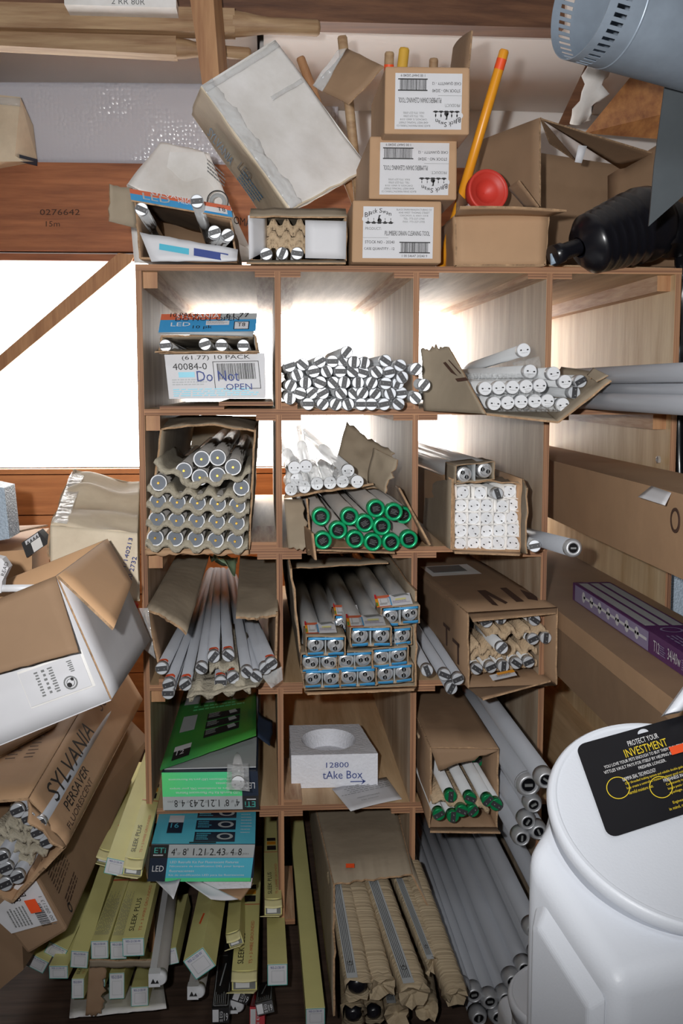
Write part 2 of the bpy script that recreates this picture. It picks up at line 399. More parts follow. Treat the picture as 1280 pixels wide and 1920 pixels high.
# roof-stored wooden poles
def pole(label, pts, group):
    r = thing('wooden_pole', label, 'pole')
    (x0, y0), (x1, y1), (x2, y2), Y, h0, h1 = pts
    A, B, C = at(x0, y0, Y), at(x1, y1, Y), at(x2, y2, Y); u = (B-A)
    mb = MB(); hh = h0; d = V((0, .06, 0)); up = V((0, 0, 1))
    mb.hexa([A+up*hh/2, B+up*hh/2, B-up*hh/2, A-up*hh/2, A+up*hh/2+d, B+up*hh/2+d, B-up*hh/2+d, A-up*hh/2+d], POLE)
    mb.build('shaft', r)
    mb = MB(); e = (C-B); L = e.length; c = B+V((0, .03, 0))
    prof = [(-.005, hh*.55), (L*.12, hh*.5), (L*.3, h1*1.1), (L*.4, h1), (L*.96, h1), (L*.99, h1*.7), (L, .001)]
    mb.lathe(c, e, prof, POLE, 20); mb.build('rounded_handle', r)
pole('upper of two planed wooden poles lying under the roof, squared shaft', ((-80, 24), (440, 38), (602, 46), 2.98, .06, .021), None)
pole('lower, thinner of two wooden poles with rounded end under the roof', ((-80, 62), (330, 84), (471, 95), 3.02, .05, .016), None)
b = MB(); b.pbox(at(120, -12, 2.9), at(330, -6, 2.9)-at(120, -12, 2.9), V((0, 0, -.026)), V((0, .15, 0)), DIRTY)
o = tag(b.build('flat_white_box'), 'flat white box lying on the poles at the top edge', 'box')
p = Pr(at(120, -12, 2.9), at(330, -6, 2.9)-at(120, -12, 2.9), V((0, 0, -.026))); p.text('2 RR 80R', .42, .3, .3, .55, MIDG); p.done(o, 'lettering')

# ================================================================ shelving unit
Y0, Y1 = 2.4, 3.62
XS = [-.267, .026, .323, .613, .898]; T = .013
ZT, ZS = 1.556, [1.252, .950, .648, .366, .112]
U_ = thing('shelving_unit', 'tall open plywood bin shelf of four columns holding tubes', 'shelf')
def vboard(name, xc, z0, z1, m=PLY_Z, y1=Y1):
    MB().box(xc-T/2, xc+T/2, Y0, y1, z0, z1, m, EDGE_V).build(name, U_)
vboard('side_panel', XS[0], 0, ZT-T, PLY_Z); vboard('side_panel', XS[4], 0, ZT-T, PLY_Zb)
for i in (1, 2, 3): vboard('divider', XS[i], .0, ZT-T)
MB().box(XS[0]-T/2, XS[4]+T/2, Y0-.002, Y1, ZT-T, ZT, PLY_Y, EDGE_H).build('top_panel', U_)
for j, zs in enumerate(ZS[:4]):
    MB().box(XS[0]+T/2, XS[3], Y0-.001, Y1-.02, zs-T, zs, PLY_Y, EDGE_H).build('shelf', U_)
MB().box(XS[3], XS[4], Y0-.001, Y1, ZS[0]-T, ZS[0], PLY_Y, EDGE_H).build('shelf', U_)
MB().box(XS[3], XS[4], 2.9, Y1, ZS[2]-T, ZS[2], PLY_Y, EDGE_H).build('shelf', U_)
MB().box(XS[3], XS[4], Y0, Y1, ZS[3]-T, ZS[3], PLY_Y, EDGE_H).build('shelf', U_)
for j, zs in enumerate([ZT]+ZS[:-1]):
    for i in range(4):
        if i == 3 and j in (2, 3, 4): continue
        for sd in (0, 1):
            big = (i == 0 and sd == 0) or (i == 3 and sd == 1)
            wd, hh = (.03, .034) if big else (.042, .012)
            x = XS[i]+T/2 if sd == 0 else XS[i+1]-T/2-wd
            MB().box(x, x+wd, Y0+(.03 if big else -.002), Y1-.0, zs-T-hh, zs-T, CLEAT, EDGE_H if not big else STUD).build('cleat', U_)
# blocks standing on the shelves beside the dividers
for (x0, x1, zs) in ((XS[1]+T/2, XS[1]+T/2+.034, ZS[0]), (XS[2]-T/2-.05, XS[2]-T/2, ZS[0]), (XS[1]-T/2-.06, XS[1]-T/2, ZS[1]), (XS[0]+T/2+.02, XS[0]+.06, ZS[2]), (XS[1]+T/2, XS[1]+T/2+.04, ZS[3]), (XS[1]-.01, XS[1]+.03, .085)):
    MB().box(x0, x1, Y0-.001, Y0+.28, zs, zs+.013, CLEAT, EDGE_H).build('cleat', U_)
b = MB(); b.lathe((XS[4]-T/2-.001, 2.46, 1.135), (-1, 0, 0), [(0, .009), (.006, .009), (.008, .004)], SILV, 6, False)
b.add([(XS[4]-T/2-.0041, 2.46, 1.135)], [], SILV); b.build('bolt', U_)
b = MB(); b.box(XS[4]-T/2-.001, XS[4]-T/2, 2.44, 2.5, 1.07, 1.112, mat('label_yellow', (226, 216, 150), var=.1)); b.build('small_sticker', U_)

# ================================================================ lamp tubes
def proto_tube(name, L, r, body, capr, capl, capm, face, kind):
    "laid along +Y with the capped end at the origin facing -Y"
    mb = MB(); mb.lathe((0, capl*.7, 0), (0, 1, 0), [(0, r*.8), (0, r), (L-capl*.7, r), (L-capl*.7, 0.001)], body, 18)
    root = mb.build(name, None, link=False, origin=(0, 0, 0))
    def part(m, nm, par): return m.build(nm, par, link=False, origin=(0, 0, 0))
    R = capr
    if kind == 'strip':          # silver cap, pale face crossed by a dark pin strip
        m = MB().lathe((0, 0, 0), (0, 1, 0), [(0, .0005), (0, R*.9), (.0015, R), (capl, R), (capl, r*.98)], capm, 20, ms=[face, capm, capm, capm])
        c = part(m, 'end_cap', root)
        h = R*.40; a = math.sqrt(max(R*R*.94-h*h, 0))
        m = MB().box(-a, a, -.0012, .0004, -h, h, STRIP); m2 = MB()
        for x in (-R*.45, R*.45): m2.tube((x, -.006, 0), (x, 0, 0), R*.085, MIDG, n=8)
        s_ = part(m, 'pin_strip', c); part(m2, 'pin', c)
    elif kind == 'single':       # silver ring, slate face, brass centre pin
        m = MB().lathe((0, 0, 0), (0, 1, 0), [(.002, R*.0), (.002, R*.86), (-.001, R*.88), (-.001, R*.99), (.002, R), (capl, R)], capm, 24, ms=[SLATE, CAPW, CAPW, capm, capm])
        c = part(m, 'end_cap', root)
        m = MB().lathe((0, -.008, 0), (0, 1, 0), [(0, .0005), (0, .0022), (.0105, .0022), (.0105, .0048), (.0112, .0048)], BRASS, 14)
        part(m, 'pin', c)
    elif kind == 'ring':         # broad coloured ring with a black recessed socket
        m = MB().lathe((0, 0, 0), (0, 1, 0), [(.004, R*.62), (0, R*.68), (-.001, R*.84), (.0015, R*.97), (.006, R), (capl, R)], capm, 28)
        c = part(m, 'end_ring', root)
        m = MB().lathe((0, 0, 0), (0, 1, 0), [(-.001, .0005), (-.001, R*.56), (.004, R*.62), (.005, R*.64)], BLK, 24)
        s_ = part(m, 'socket_face', c)
        P_ = Pr((-R*.4, -.0015, R*.3), (R*.8, 0, 0), (0, 0, -R*.6)); P_.N = V((0, -1, 0)); P_.lines(0, 0, 1, 1, 4, MIDG, seed=3, fill=.3)
        P_.N = V((0, -1, 0)); k = P_.mb.build('small_print', c, link=False, origin=(0, 0, 0))
    elif kind == 'dots':         # white cap with two tiny pins
        m = MB().lathe((0, 0, 0), (0, 1, 0), [(0, .0005), (0, R*.96), (.001, R), (capl, R), (capl, r)], capm, 22)
        c = part(m, 'end_cap', root)
        m = MB()
        for x in (-R*.5, R*.5): m.tube((x, -.006, 0), (x, .0, 0), R*.1, BLK, n=8)
        m.box(-R*.4, R*.5, -.0006, .0002, -R*.42, -R*.38, MIDG)
        part(m, 'pin', c)
    elif kind == 'recess':       # thick aluminium collar with dark recessed socket
        m = MB().lathe((0, 0, 0), (0, 1, 0), [(.006, R*.5), (.0, R*.56), (-.002, R*.66), (.0, R*.78), (.004, R*.86), (.012, R), (capl, R), (capl, r)], capm, 28)
        c = part(m, 'end_collar', root)
        m = MB().lathe((0, 0, 0), (0, 1, 0), [(.004, .0005), (.004, R*.5), (.006, R*.52)], BLK, 20)
        m.box(-R*.3, R*.3, .001, .005, -R*.1, R*.1, MIDG)
        part(m, 'socket_face', c)
    elif kind == 'u':            # domed aluminium cap with two black contacts
        m = MB().lathe((0, 0, 0), (0, 1, 0), [(.0, .0005), (.0, R*.55), (.003, R*.72), (.002, R*.8), (.006, R*.93), (.014, R), (capl, R), (capl, r)], capm, 28)
        c = part(m, 'end_cap', root)
        m = MB()
        for x in (-R*.36, R*.36): m.lathe((x, -.003, 0), (0, 1, 0), [(0, .0005), (0, R*.24), (.003, R*.24)], BLK, 14)
        for x in (-R*.36, R*.36): m.box(x-R*.05, x+R*.05, -.005, -.003, -R*.18, R*.18, MIDG)
        part(m, 'contact', c)
    return root
P_SILV = proto_tube('led_tube', 1.2, .0122, TUBES, .0130, .022, SILVM, CAPF, 'strip')
P_T12 = proto_tube('fluorescent_tube', 1.16, .0165, TUBED, .0172, .02, SILVM, SLATE, 'single')
P_GRN = proto_tube('fluorescent_tube', 1.16, .0180, TUBED, .0192, .022, GRN, BLK, 'ring')
P_WCAP = proto_tube('led_tube', 1.16, .0122, TUBEW, .0136, .02, CAPW, CAPW, 'dots')
P_CLW = proto_tube('led_tube', 1.10, .0122, clear_mat('clear_tube', .72, tint=(196, 196, 196), bump=0, rough=.08), .0133, .02, CAPW, CAPW, 'dots')
P_T8 = proto_tube('fluorescent_tube', 1.18, .0122, TUBEG, .0131, .02, SILVM, CAPF, 'strip')
P_T8S = proto_tube('fluorescent_tube', .62, .0122, TUBEW, .0131, .02, SILVM, CAPF, 'strip')
P_GT8 = proto_tube('fluorescent_tube', 1.1, .0122, TUBEW, .0130, .02, GRN2, GRN2, 'strip')
P_BIG = proto_tube('fluorescent_tube', 1.2, .0185, TUBEG, .0192, .03, SILVM, BLK, 'recess')
P_JUMBO = proto_tube('fluorescent_tube', 1.1, .0265, TUBEG, .0268, .014, SILVM, BLK, 'recess')
P_U = proto_tube('lamp_tube', 1.05, .0165, TUBEW, .0180, .025, SILV, BLK, 'u')
ORD = ['first', 'second', 'third', 'fourth', 'fifth', 'sixth', 'seventh', 'eighth', 'ninth', 'tenth', 'eleventh', 'twelfth', 'thirteenth', 'fourteenth', 'fifteenth']
def bundle(proto, pts, Y, fmt, cat, group, back=None, spins=None, jit=0., rows=None, rs=0):
    "pts: rows of pixel centres; fmt gets {n} ordinal"
    rnd = random.Random(rs or len(fmt)); k = 0
    for ri, row in enumerate(pts):
        row = sorted(row)
        for i, c in enumerate(row):
            yy = Y+(rnd.uniform(-jit, jit) if jit else 0)
            if len(c) > 2: yy = c[2]
            p = at(c[0], c[1], yy)
            q = p+V((0, 1, 0)) if back is None else back(c, p)
            sp = spins[k % len(spins)] if spins else rnd.uniform(-1.5, 1.5)
            nm = ORD[i]+' from left' if len(row) > 1 else 'single'
            rn = rows[ri] if rows else ''
            dup(proto, frame(p, q, sp), fmt.format(n=nm, r=rn).strip(), cat, group); k += 1

def zoom(pts, s, ox, oy): return [(ox+p[0]/s, oy+p[1]/s)+tuple(p[2:]) for p in pts]
def open_carton(name, label, tl, tr, br, bl, Y, W, m=CARD, inner=None, th=.004, rag=.004, cat='box', group=None, top=True, seed=1, part='body'):
    "carton lying on its long side with the near end open"
    P = [at(*q, Y) if len(q) == 2 else at(*q) for q in (tl, tr, br, bl)]; W = V(W)
    r = thing(name, label, cat, group); mb = MB(); inner = inner or m
    tlp, trp, brp, blp = P
    rg = {'v0': rag}
    mb.sheet(tlp, blp, blp+W, tlp+W, m, nu=12, nv=8, th=th, rag=rg, wob=.004, seed=seed, inner=m)
    mb.sheet(trp, brp, brp+W, trp+W, m, nu=12, nv=8, th=th, rag=rg, wob=.004, seed=seed+1, inner=m)
    mb.sheet(blp, brp, brp+W, blp+W, m, nu=12, nv=8, th=th, rag=rg, wob=.002, seed=seed+2)
    if top: mb.sheet(tlp, trp, trp+W, tlp+W, m, nu=12, nv=8, th=th, rag=rg, wob=.004, seed=seed+3)
    mb.sheet(tlp+W, trp+W, brp+W, blp+W, m, nu=2, nv=2, th=th)
    mb.build(part, r)
    return r, P
def flap(r, c, m=CARD, name='flap', inner=None, **k):
    c = [V(q) if len(q) != 3 or isinstance(q, V) else at(*q) for q in c]
    mb = MB(); mb.sheet(*c, m, th=k.pop('th', .0035), inner=inner, **k); return mb.build(name, r)
def tray(label, p0, p1, depth, n, amp=.008, th=.003, m=PULP, group='moulded pulp trays', seed=0, sag=0, phase=0.5, hang=0.):
    "moulded pulp tray with a scalloped front edge from p0 to p1"
    p0, p1 = V(p0), V(p1); W = V(depth); L = (p1-p0).length
    mb = MB()
    def prof(u):
        t = math.cos(2*math.pi*(u*n+phase)); t = max(-.75, min(.75, t*1.15))/.75
        return t
    nu = n*12; nv = 6; G = []
    N = (p1-p0).cross(W).normalized(); 
    if N.z < 0: N = -N
    for j in range(nv+1):
        for i in range(nu+1):
            u, v = i/nu, j/nv
            h = amp*prof(u)*(1-.25*math.cos(v*nv*math.pi))+.0015*noise.noise(V((u*40, v*9, seed)))-sag*4*u*(1-u)
            y = .004*noise.noise(V((u*25, seed, 3))) if j == 0 else 0
            G.append(p0+(p1-p0)*u+W*v+W.normalized()*y+N*h)
    top = [g+N*th/2 for g in G]; bot = [g-N*(th/2+(hang if k < nu+1 else 0)) for k, g in enumerate(G)]
    q = lambda i, j: j*(nu+1)+i; n_ = len(G); fs = []
    for j in range(nv):
        for i in range(nu):
            a, b_, c, d = q(i, j), q(i+1, j), q(i+1, j+1), q(i, j+1); fs += [(a, b_, c, d), (a+n_, d+n_, c+n_, b_+n_)]
    for i in range(nu): fs += [(q(i+1, 0), q(i, 0), q(i, 0)+n_, q(i+1, 0)+n_), (q(i, nv), q(i+1, nv), q(i+1, nv)+n_, q(i, nv)+n_)]
    for j in range(nv): fs += [(q(0, j), q(0, j+1), q(0, j+1)+n_, q(0, j)+n_), (q(nu, j+1), q(nu, j), q(nu, j)+n_, q(nu, j+1)+n_)]
    mb.add(top+bot, fs, m, True)
    return tag(mb.build('pulp_tray'), label, 'tray', group)

# ================================================================ top of the unit
# --- torn LED carton with four tubes, far left
r, P = open_carton('led_tube_carton', 'torn open white and blue LED tube carton on top left corner', (252, 360), (432, 412), (444, 489), (262, 484), 2.36, (.0, .62, .03), CARD_D, rag=.008, seed=11)
P0 = at(243, 355, 2.33); P1 = at(432, 388, 2.33); D = at(246, 376, 2.31)-P0
flap(r, [P0+V((0, .14, .012)), P1+V((0, .14, .012)), P1+D, P0+D], CARD_D, nu=10, nv=3)
p = Pr(P0+V((0, -.004, .001)), P1-P0, D, .004); p.rect(0, 0, 1, .42, ORP, -1); p.rect(0, .42, 1, 1, BLUE, -1); p.text('LED', .12, .3, .27, .58, GREYP, 0); p.text('SYLVANIA', .2, .04, .42, .3, CAPW, 0)
p.rect(.72, .5, .95, .95, WHITE, 0); p.text('MEDIUM', .47, .38, .2, .3, CAPW, 0); p.text('T8', .85, .55, .08, .35, BLACK, 1); p.done(r)
flap(r, [(205, 345, 2.33), (247, 353, 2.36), (256, 428, 2.36), (204, 415, 2.33)], CARD_G, nu=6, nv=6, rag={'u0': .006, 'v0': .005}, wob=.003)
q = [(262, 436, 2.33), (446, 468, 2.33), (444, 490, 2.31), (284, 490, 2.31)]
flap(r, q, WHITE, nu=10, nv=4, wob=.005)
p = Pr(at(262, 436, 2.327), at(446, 468, 2.327)-at(262, 436, 2.327), V((.0, -.015, -.032)), .003); p.rect(.2, .55, .5, .95, SKY); p.rect(.55, .45, .9, .95, INKBLUE); p.done(r)
bx = [((265, 392, 2.27), (300, 450, 2.9)), ((369, 377, 2.22), (392, 450, 2.8)), ((402, 435, 2.27), (398, 470, 2.9)), ((427, 441, 2.27), (400, 475, 2.9))]
lb = ['led tube with orange mark, leftmost in torn carton on top', 'led tube sticking up highest from the torn carton on top', 'led tube low in torn top carton, beside the highest one', 'rightmost led tube in the torn carton on top of shelf']
for (a, c), l, s_ in zip(bx, lb, (-.4, .1, .3, .5)):
    pa = at(*a); mtx = frame(pa, at(*c), s_); dup(P_SILV, mtx @ Matrix.Diagonal((1, .5, 1, 1)), l, 'tube', 'tubes in the torn top carton')
# --- crumpled white bag-like wrapped pack behind it
r = thing('wrapped_white_pack', 'crumpled white plastic wrapped pack behind the torn LED carton', 'package')
mb = MB(); mb.sheet(at(238, 345, 3.06), at(300, 268, 3.14), at(392, 285, 3.14), at(470, 470, 3.06), DIRTY, nu=24, nv=20, th=.004, wob=.022, seed=8, wf=2.4)
mb.sheet(at(238, 345, 3.04), at(470, 470, 3.04), at(470, 492, 2.96), at(252, 492, 2.96), DIRTY, nu=24, nv=10, th=.004, wob=.012, seed=9, wf=2.4)
mb.hexa([at(318, 285, 3.10), at(382, 285, 3.10), at(465, 480, 3.10), at(280, 488, 3.10), at(318, 285, 3.39), at(382, 285, 3.39), at(450, 480, 3.39), at(290, 488, 3.39)], DIRTY)
mb.build('wrapping', r)
p = Pr(at(388, 295, 3.04), at(432, 335, 3.04)-at(388, 295, 3.04), at(392, 450, 3.04)-at(388, 295, 3.04), .002)
p.lines(.0, .02, .9, .2, 4, MIDG, seed=4); p.done(r)
mb = MB(); c0 = at(408, 378, 3.01)
mb.lathe(c0, (0, 1, 0), [(0, .012), (-.002, .018), (0, .022)], GREYP, 28)
mb.lathe(c0+V((0, .0, 0)), (0, 1, 0), [(-.004, .026), (-.004, .029)], BLACK, 28); mb.build('printed_dial', r)
p = Pr(at(438, 405, 2.97), at(470, 412, 2.97)-at(438, 405, 2.97), V((0, 0, -.02)), .001); p.text('OMA', 0, 0, 1, 1, BLACK); p.done(r, 'lettering')

# --- small carton with pulp tray tubes and a white flap
r, P = open_carton('tube_carton', 'small open carton with pulp trays and white flap on top', (470, 398), (648, 398), (648, 489), (470, 489), 2.36, (-.0, .7, 0), CARD_G, seed=21)
flap(r, [(466, 404, 2.34), (499, 396, 2.39), (499, 470, 2.39), (468, 486, 2.34)], WHITE, 'side_flap', nu=4, nv=4)
flap(r, [(572, 413, 2.345), (649, 415, 2.35), (648, 486, 2.35), (572, 484, 2.345)], WHITE, 'end_flap', nu=4, nv=4)
flap(r, [(470, 392, 2.37), (648, 392, 2.37), (650, 408, 2.33), (468, 406, 2.33)], CARD_G, nu=8, nv=3, wob=.003)
flap(r, [(466, 489, 2.36), (648, 489, 2.36), (648, 494, 2.3), (462, 494, 2.3)], CARD_G, nu=8, nv=3)
tray('upper brown pulp tray in the small carton on top', at(500, 418, 2.38), at(574, 418, 2.38), (0, .3, 0), 3, .009, m=PULP_B, hang=.02, group='pulp trays in the small top carton')
tray('middle brown pulp tray in the small carton on top', at(500, 440, 2.38), at(574, 440, 2.38), (0, .3, 0), 3, .009, m=PULP_B, hang=.02, seed=2, group='pulp trays in the small top carton')
tray('lowest brown pulp tray in the small carton on top', at(500, 459, 2.38), at(574, 459, 2.38), (0, .3, 0), 3, .009, m=PULP_B, hang=.012, seed=3, group='pulp trays in the small top carton')
bundle(P_SILV, [[(499, 476), (529, 475), (557, 475)]], 2.345, 'silver tube end in small pulp-tray carton on top, {n}', 'tube', 'tubes in the small top carton')

# --- big weathered white carton, tilted
r = thing('weathered_carton', 'large weathered dirty white carton tilted on top of the shelf', 'box')
A, B, C_, D_ = at(378, 162, 2.62), at(515, 76, 2.78), at(690, 316, 2.72), at(545, 392, 2.56)
a2 = A+(at(360, 215, 2.98)-A); dd = a2-A
mb = MB(); mb.sheet(A, B, C_, D_, DIRTY, nu=30, nv=40, th=.005, bend=.01, wob=.005, seed=4, wf=2)
mb.sheet(A, D_, D_+dd*.9+V((.0, 0, -.02)), A+dd, CREAM, nu=30, nv=14, th=.004, wob=.012, seed=5, wf=2)
mb.sheet(B, C_, C_+dd, B+dd, DIRTY, nu=8, nv=6, th=.004)
mb.sheet(A, B, B+dd, A+dd, DIRTY, nu=8, nv=6, th=.004)
mb.sheet(D_, C_, C_+dd, D_+dd, CREAM, nu=8, nv=6, th=.004, wob=.006)
mb.sheet(A+dd, B+dd, C_+dd, D_+dd, DIRTY, nu=4, nv=4, th=.004)
mb.build('body', r)
p = Pr(A, D_-A, dd, .006); p.N = -p.N if p.N.x > 0 else p.N
p.text('SYLVANIA', .22, .35, .28, .3, BLUE); p.lines(.6, .3, .85, .8, 5, BLUE, seed=5); p.text('LED', .55, .15, .12, .3, MIDG); p.done(r)
mb = MB()
for (u0, v0, u1, v1, s_) in ((.55, .3, .97, .33, 2), (.0, .02, 1, .06, 7)):
    mb.sheet(A.lerp(B, u0).lerp(D_.lerp(C_, u0), v0)+V((0, -.012, 0)), A.lerp(B, u1).lerp(D_.lerp(C_, u1), v0)+V((0, -.012, 0)), A.lerp(B, u1).lerp(D_.lerp(C_, u1), v1)+V((0, -.012, 0)), A.lerp(B, u0).lerp(D_.lerp(C_, u0), v1)+V((0, -.012, 0)), FILM, nu=20, nv=3, th=.0006, wob=.004, seed=s_)
mb.sheet(A.lerp(B, .0)+V((0, -.008, 0)), A.lerp(B, .14)+V((0, -.01, 0)), D_.lerp(C_, .14)+V((0, -.01, 0)), D_+V((0, -.008, 0)), FILM, nu=6, nv=40, th=.0006, wob=.006, seed=3, rag={'u1': .015})
mb.build('packing_tape', r)

# --- three stacked plumber's tool boxes
def tool_box(label, x0, y0, x1, y1, Y, dep, flip, seed):
    r = thing('drain_tool_box', label, 'box', 'stacked drain cleaning tool boxes')
    tl, tr, br, bl = at(x0+2, y0, Y), at(x1, y0+2, Y), at(x1-1, y1, Y), at(x0, y1-2, Y); W = V((0, dep, 0))
    mb = MB(); mb.hexa([tl, tr, br, bl, tl+W, tr+W, br+W, bl+W], CARD); o = mb.build('body', r)
    m = o.modifiers.new('soft_edges', 'BEVEL'); m.width = .004; m.segments = 2
    fx, fy = (.11, .05) if flip else (.12, .06)
    lo = tl+(tr-tl)*(.12)+(bl-tl)*.1; lu = (tr-tl)*(.79); ld = (bl-tl)*.83
    p = Pr(lo, lu, ld, .0012, flip=flip)
    p.rect(0, 0, 1, 1, WHITE)
    # scalloped banner mark with arched name over it
    p.rect(.03, .245, .43, .335, BLACK, 1)
    for q in range(6): p.disc(.03+q*.08, .245, .062, WHITE, 2, n=18)
    for q in range(6): p.disc(.03+q*.08, .35, .03, WHITE, 2, n=14)
    p.disc(.23, .275, .042, BLACK, 3, n=16); p.quad([(.205, .28), (.225, .28), (.235, .19), (.25, .17), (.22, .17)], BLACK, 3)
    for ch, a, bb, w_, h_ in (('B', .02, .12, .045, .09), ('l', .075, .10, .012, .085), ('a', .093, .105, .03, .055), ('c', .128, .085, .03, .055), ('k', .163, .045, .034, .085), ('S', .225, .04, .04, .085), ('w', .27, .085, .046, .052), ('a', .322, .1, .03, .055), ('n', .36, .125, .034, .055)):
        p.text(ch, a, bb, w_, h_, BLACK, 4)
    for q, t in enumerate(('BLACK SWAN MANUFACTURING CO', '4540 WEST THOMAS STREET', 'CHICAGO, IL 60651-3318', 'TEL: 773-227-3700', 'FAX: 773-227-3705')):
        wd = (.5, .44, .4, .3, .31)[q]; p.text(t, .72-wd/2, .04+q*.058, wd, .036, MIDG)
    p.text('PRODUCT:', .03, .4, .23, .055, MIDG); p.text('PLUMBERS DRAIN CLEANING TOOL', .31, .47, .64, .09, BLACK)
    p.rect(.0, .6, .36, .605, MIDG, 1)
    p.text('STOCK NO - 20240', .03, .66, .42, .055, BLACK); p.text('CASE QUANTITY - 12', .02, .79, .43, .06, BLACK)
    p.bars(.54, .7, .94, .88, BLACK, 34, 2, seed); p.rect(.52, .68, .96, .7, BLACK, 2); p.rect(.52, .88, .96, .9, BLACK, 2)
    p.text('1 00 54647 20240 9', .56, .93, .36, .045, BLACK); p.done(r)
    return r, (tl, tr, br, bl)
tool_box('bottom drain tool box of the three, printed label right way up', 659, 375, 828, 494, 2.36, .36, False, 3)
tool_box('middle drain tool box of the three, sealed, label upside down', 691, 255, 857, 375, 2.36, .36, True, 4)
r, (tl, tr, br, bl) = tool_box('topmost drain tool box with open flaps, label upside down', 720, 124, 881, 253, 2.30, .30, True, 5)
flap(r, [(720, 125, 2.31), (652, 92, 2.4), (588, 162, 2.38), (652, 195, 2.34)], CARD_D, nu=8, nv=8, wob=.006, seed=4)
flap(r, [tr+V((-.002, .28, 0)), tr+V((-.002, .002, 0)), at(885, 57, 2.36), at(850, 90, 2.62)], CARD_D, nu=6, nv=6, bend=.006)
mb = MB(); mb.sheet(at(633, 94, 2.372), at(650, 91, 2.388), at(604, 172, 2.36), at(586, 160, 2.37), FILM, nu=6, nv=12, wob=.004, th=.0008); mb.build('packing_tape', r)
# --- plunger carton
r, P = open_carton('plunger_carton', 'small brown carton with flaps open and red plunger inside', (853, 404), (1027, 404), (1022, 497), (856, 497), 2.37, (0, .25, 0), CARD, top=False, seed=31, rag=0)
mb = MB(); mb.sheet(P[0], P[1], P[2], P[3], CARD, nu=10, nv=8, th=.004, wob=.008, seed=33, wf=1.5); mb.build('front_panel', r)
flap(r, [(852, 405, 2.365), (1028, 405, 2.365), (1062, 395, 2.26), (862, 388, 2.25)], CARD, nu=10, nv=4, bend=-.003)
flap(r, [(855, 402, 2.38), (858, 350, 2.5), (882, 330, 2.56), (880, 380, 2.5)], CARD_D, nu=4, nv=6)
flap(r, [(952, 352, 2.5), (972, 338, 2.46), (1010, 388, 2.44), (985, 390, 2.5)], CARD_D, nu=4, nv=6)
# red plunger cup
r = thing('plunger', 'red rubber plunger head in the small brown carton', 'plunger')
c0 = at(915, 357, 2.42); ax = V((.18, -1, .10)).normalized()
mb = MB(); mb.lathe(c0, ax, [(-.065, .006), (-.06, .02), (-.045, .036), (-.02, .045), (0, .046), (.004, .044), (.0, .038), (-.003, .036), (-.004, .029), (-.010, .024), (-.022, .012), (-.024, .0005)], REDR, 36); mb.build('rubber_cup', r)
mb = MB(); mb.lathe(c0+ax*-.06, -ax, [(0, .018), (.03, .014), (.05, .012)], REDR, 20); mb.build('socket', r)
# --- yellow handle and stored broom handles
def stick(label, a, b_, rr, m, cat='handle', end=None):
    A_, B_ = at(*a), at(*b_); ax = B_-A_
    B_ = A_+ax*((ZT+.004-A_.z)/ax.z); ax = B_-A_; L = ax.length
    mb = MB().lathe(A_, ax, [(0, .0005), (0.001, rr*.75), (rr*.5, rr), (L, rr), (L, .0005)], m, 18)
    o = tag(mb.build('tool_handle'), label, cat)
    if end:
        t = A_+ax.normalized()*end; MB().lathe(t, ax, [(0, rr*1.03), (.022, rr*1.03)], ORANGE, 18).build('orange_sticker', o)
stick('long yellow wooden handle leaning right of the tool boxes', (946, 92, 2.42), (835, 470, 2.5), .0105, YELH, end=.02)
stick('short yellow handle tip behind the topmost tool box', (758, 88, 2.72), (735, 300, 2.8), .0125, mat('pale_yellow_paint', (216, 170, 62), var=.05))
stick('bare wooden handle tip with orange mark behind tool box', (730, 96, 2.75), (722, 300, 2.8), .0115, POLE, end=.03)
stick('wooden handle tip right of the yellow ones, behind topmost box', (813, 108, 2.78), (806, 300, 2.85), .011, POLE)
stick('wooden handle tip above the raised left flap', (641, 66, 2.75), (668, 330, 2.8), .012, POLE)
stick('brown stick leaning between white carton and raised flap', (562, 106, 2.82), (668, 385, 2.85), .011, STUD)
# --- big open carton behind, right
r = thing('large_open_carton', 'large empty brown carton open toward the right, behind plunger', 'box')
a, b_, c, d = at(888, 268, 2.75), at(1012, 221, 2.52), at(1012, 497, 2.52), at(890, 497, 2.75)
mb = MB(); mb.sheet(a, b_, c, d, CARD_D, nu=8, nv=8, th=.005)
mb.sheet(a+V((.0, .0, 0)), at(1290, 330, 3.05), at(1290, 500, 3.05), d, CARD_D, nu=8, nv=8, th=.005)
mb.sheet(at(1140, 330, 2.85), at(1290, 236, 2.62), at(1290, 500, 2.6), at(1140, 500, 2.85), CARD_D, nu=6, nv=6, th=.005)
mb.sheet(d, at(1290, 500, 3.05), at(1290, 505, 2.5), c, CARD_D, nu=4, nv=4, th=.004); mb.build('body', r)
flap(r, [b_, at(1140, 330, 2.9)+V((0, -.1, .0)), at(1252, 296, 2.75), at(1014, 223, 2.5)], CARD_D, nu=8, nv=6)
flap(r, [(1012, 221, 2.52), (1014, 224, 2.52), (1030, 268, 2.66), (1080, 302, 2.85)], CARD_D, nu=6, nv=6, name='folded_flap')
MB().sheet(at(1084, 272, 2.5), at(1100, 274, 2.5), at(1090, 306, 2.5), at(1077, 304, 2.5), WHITE, nu=2, nv=2, th=.001).build('white_tape', r)
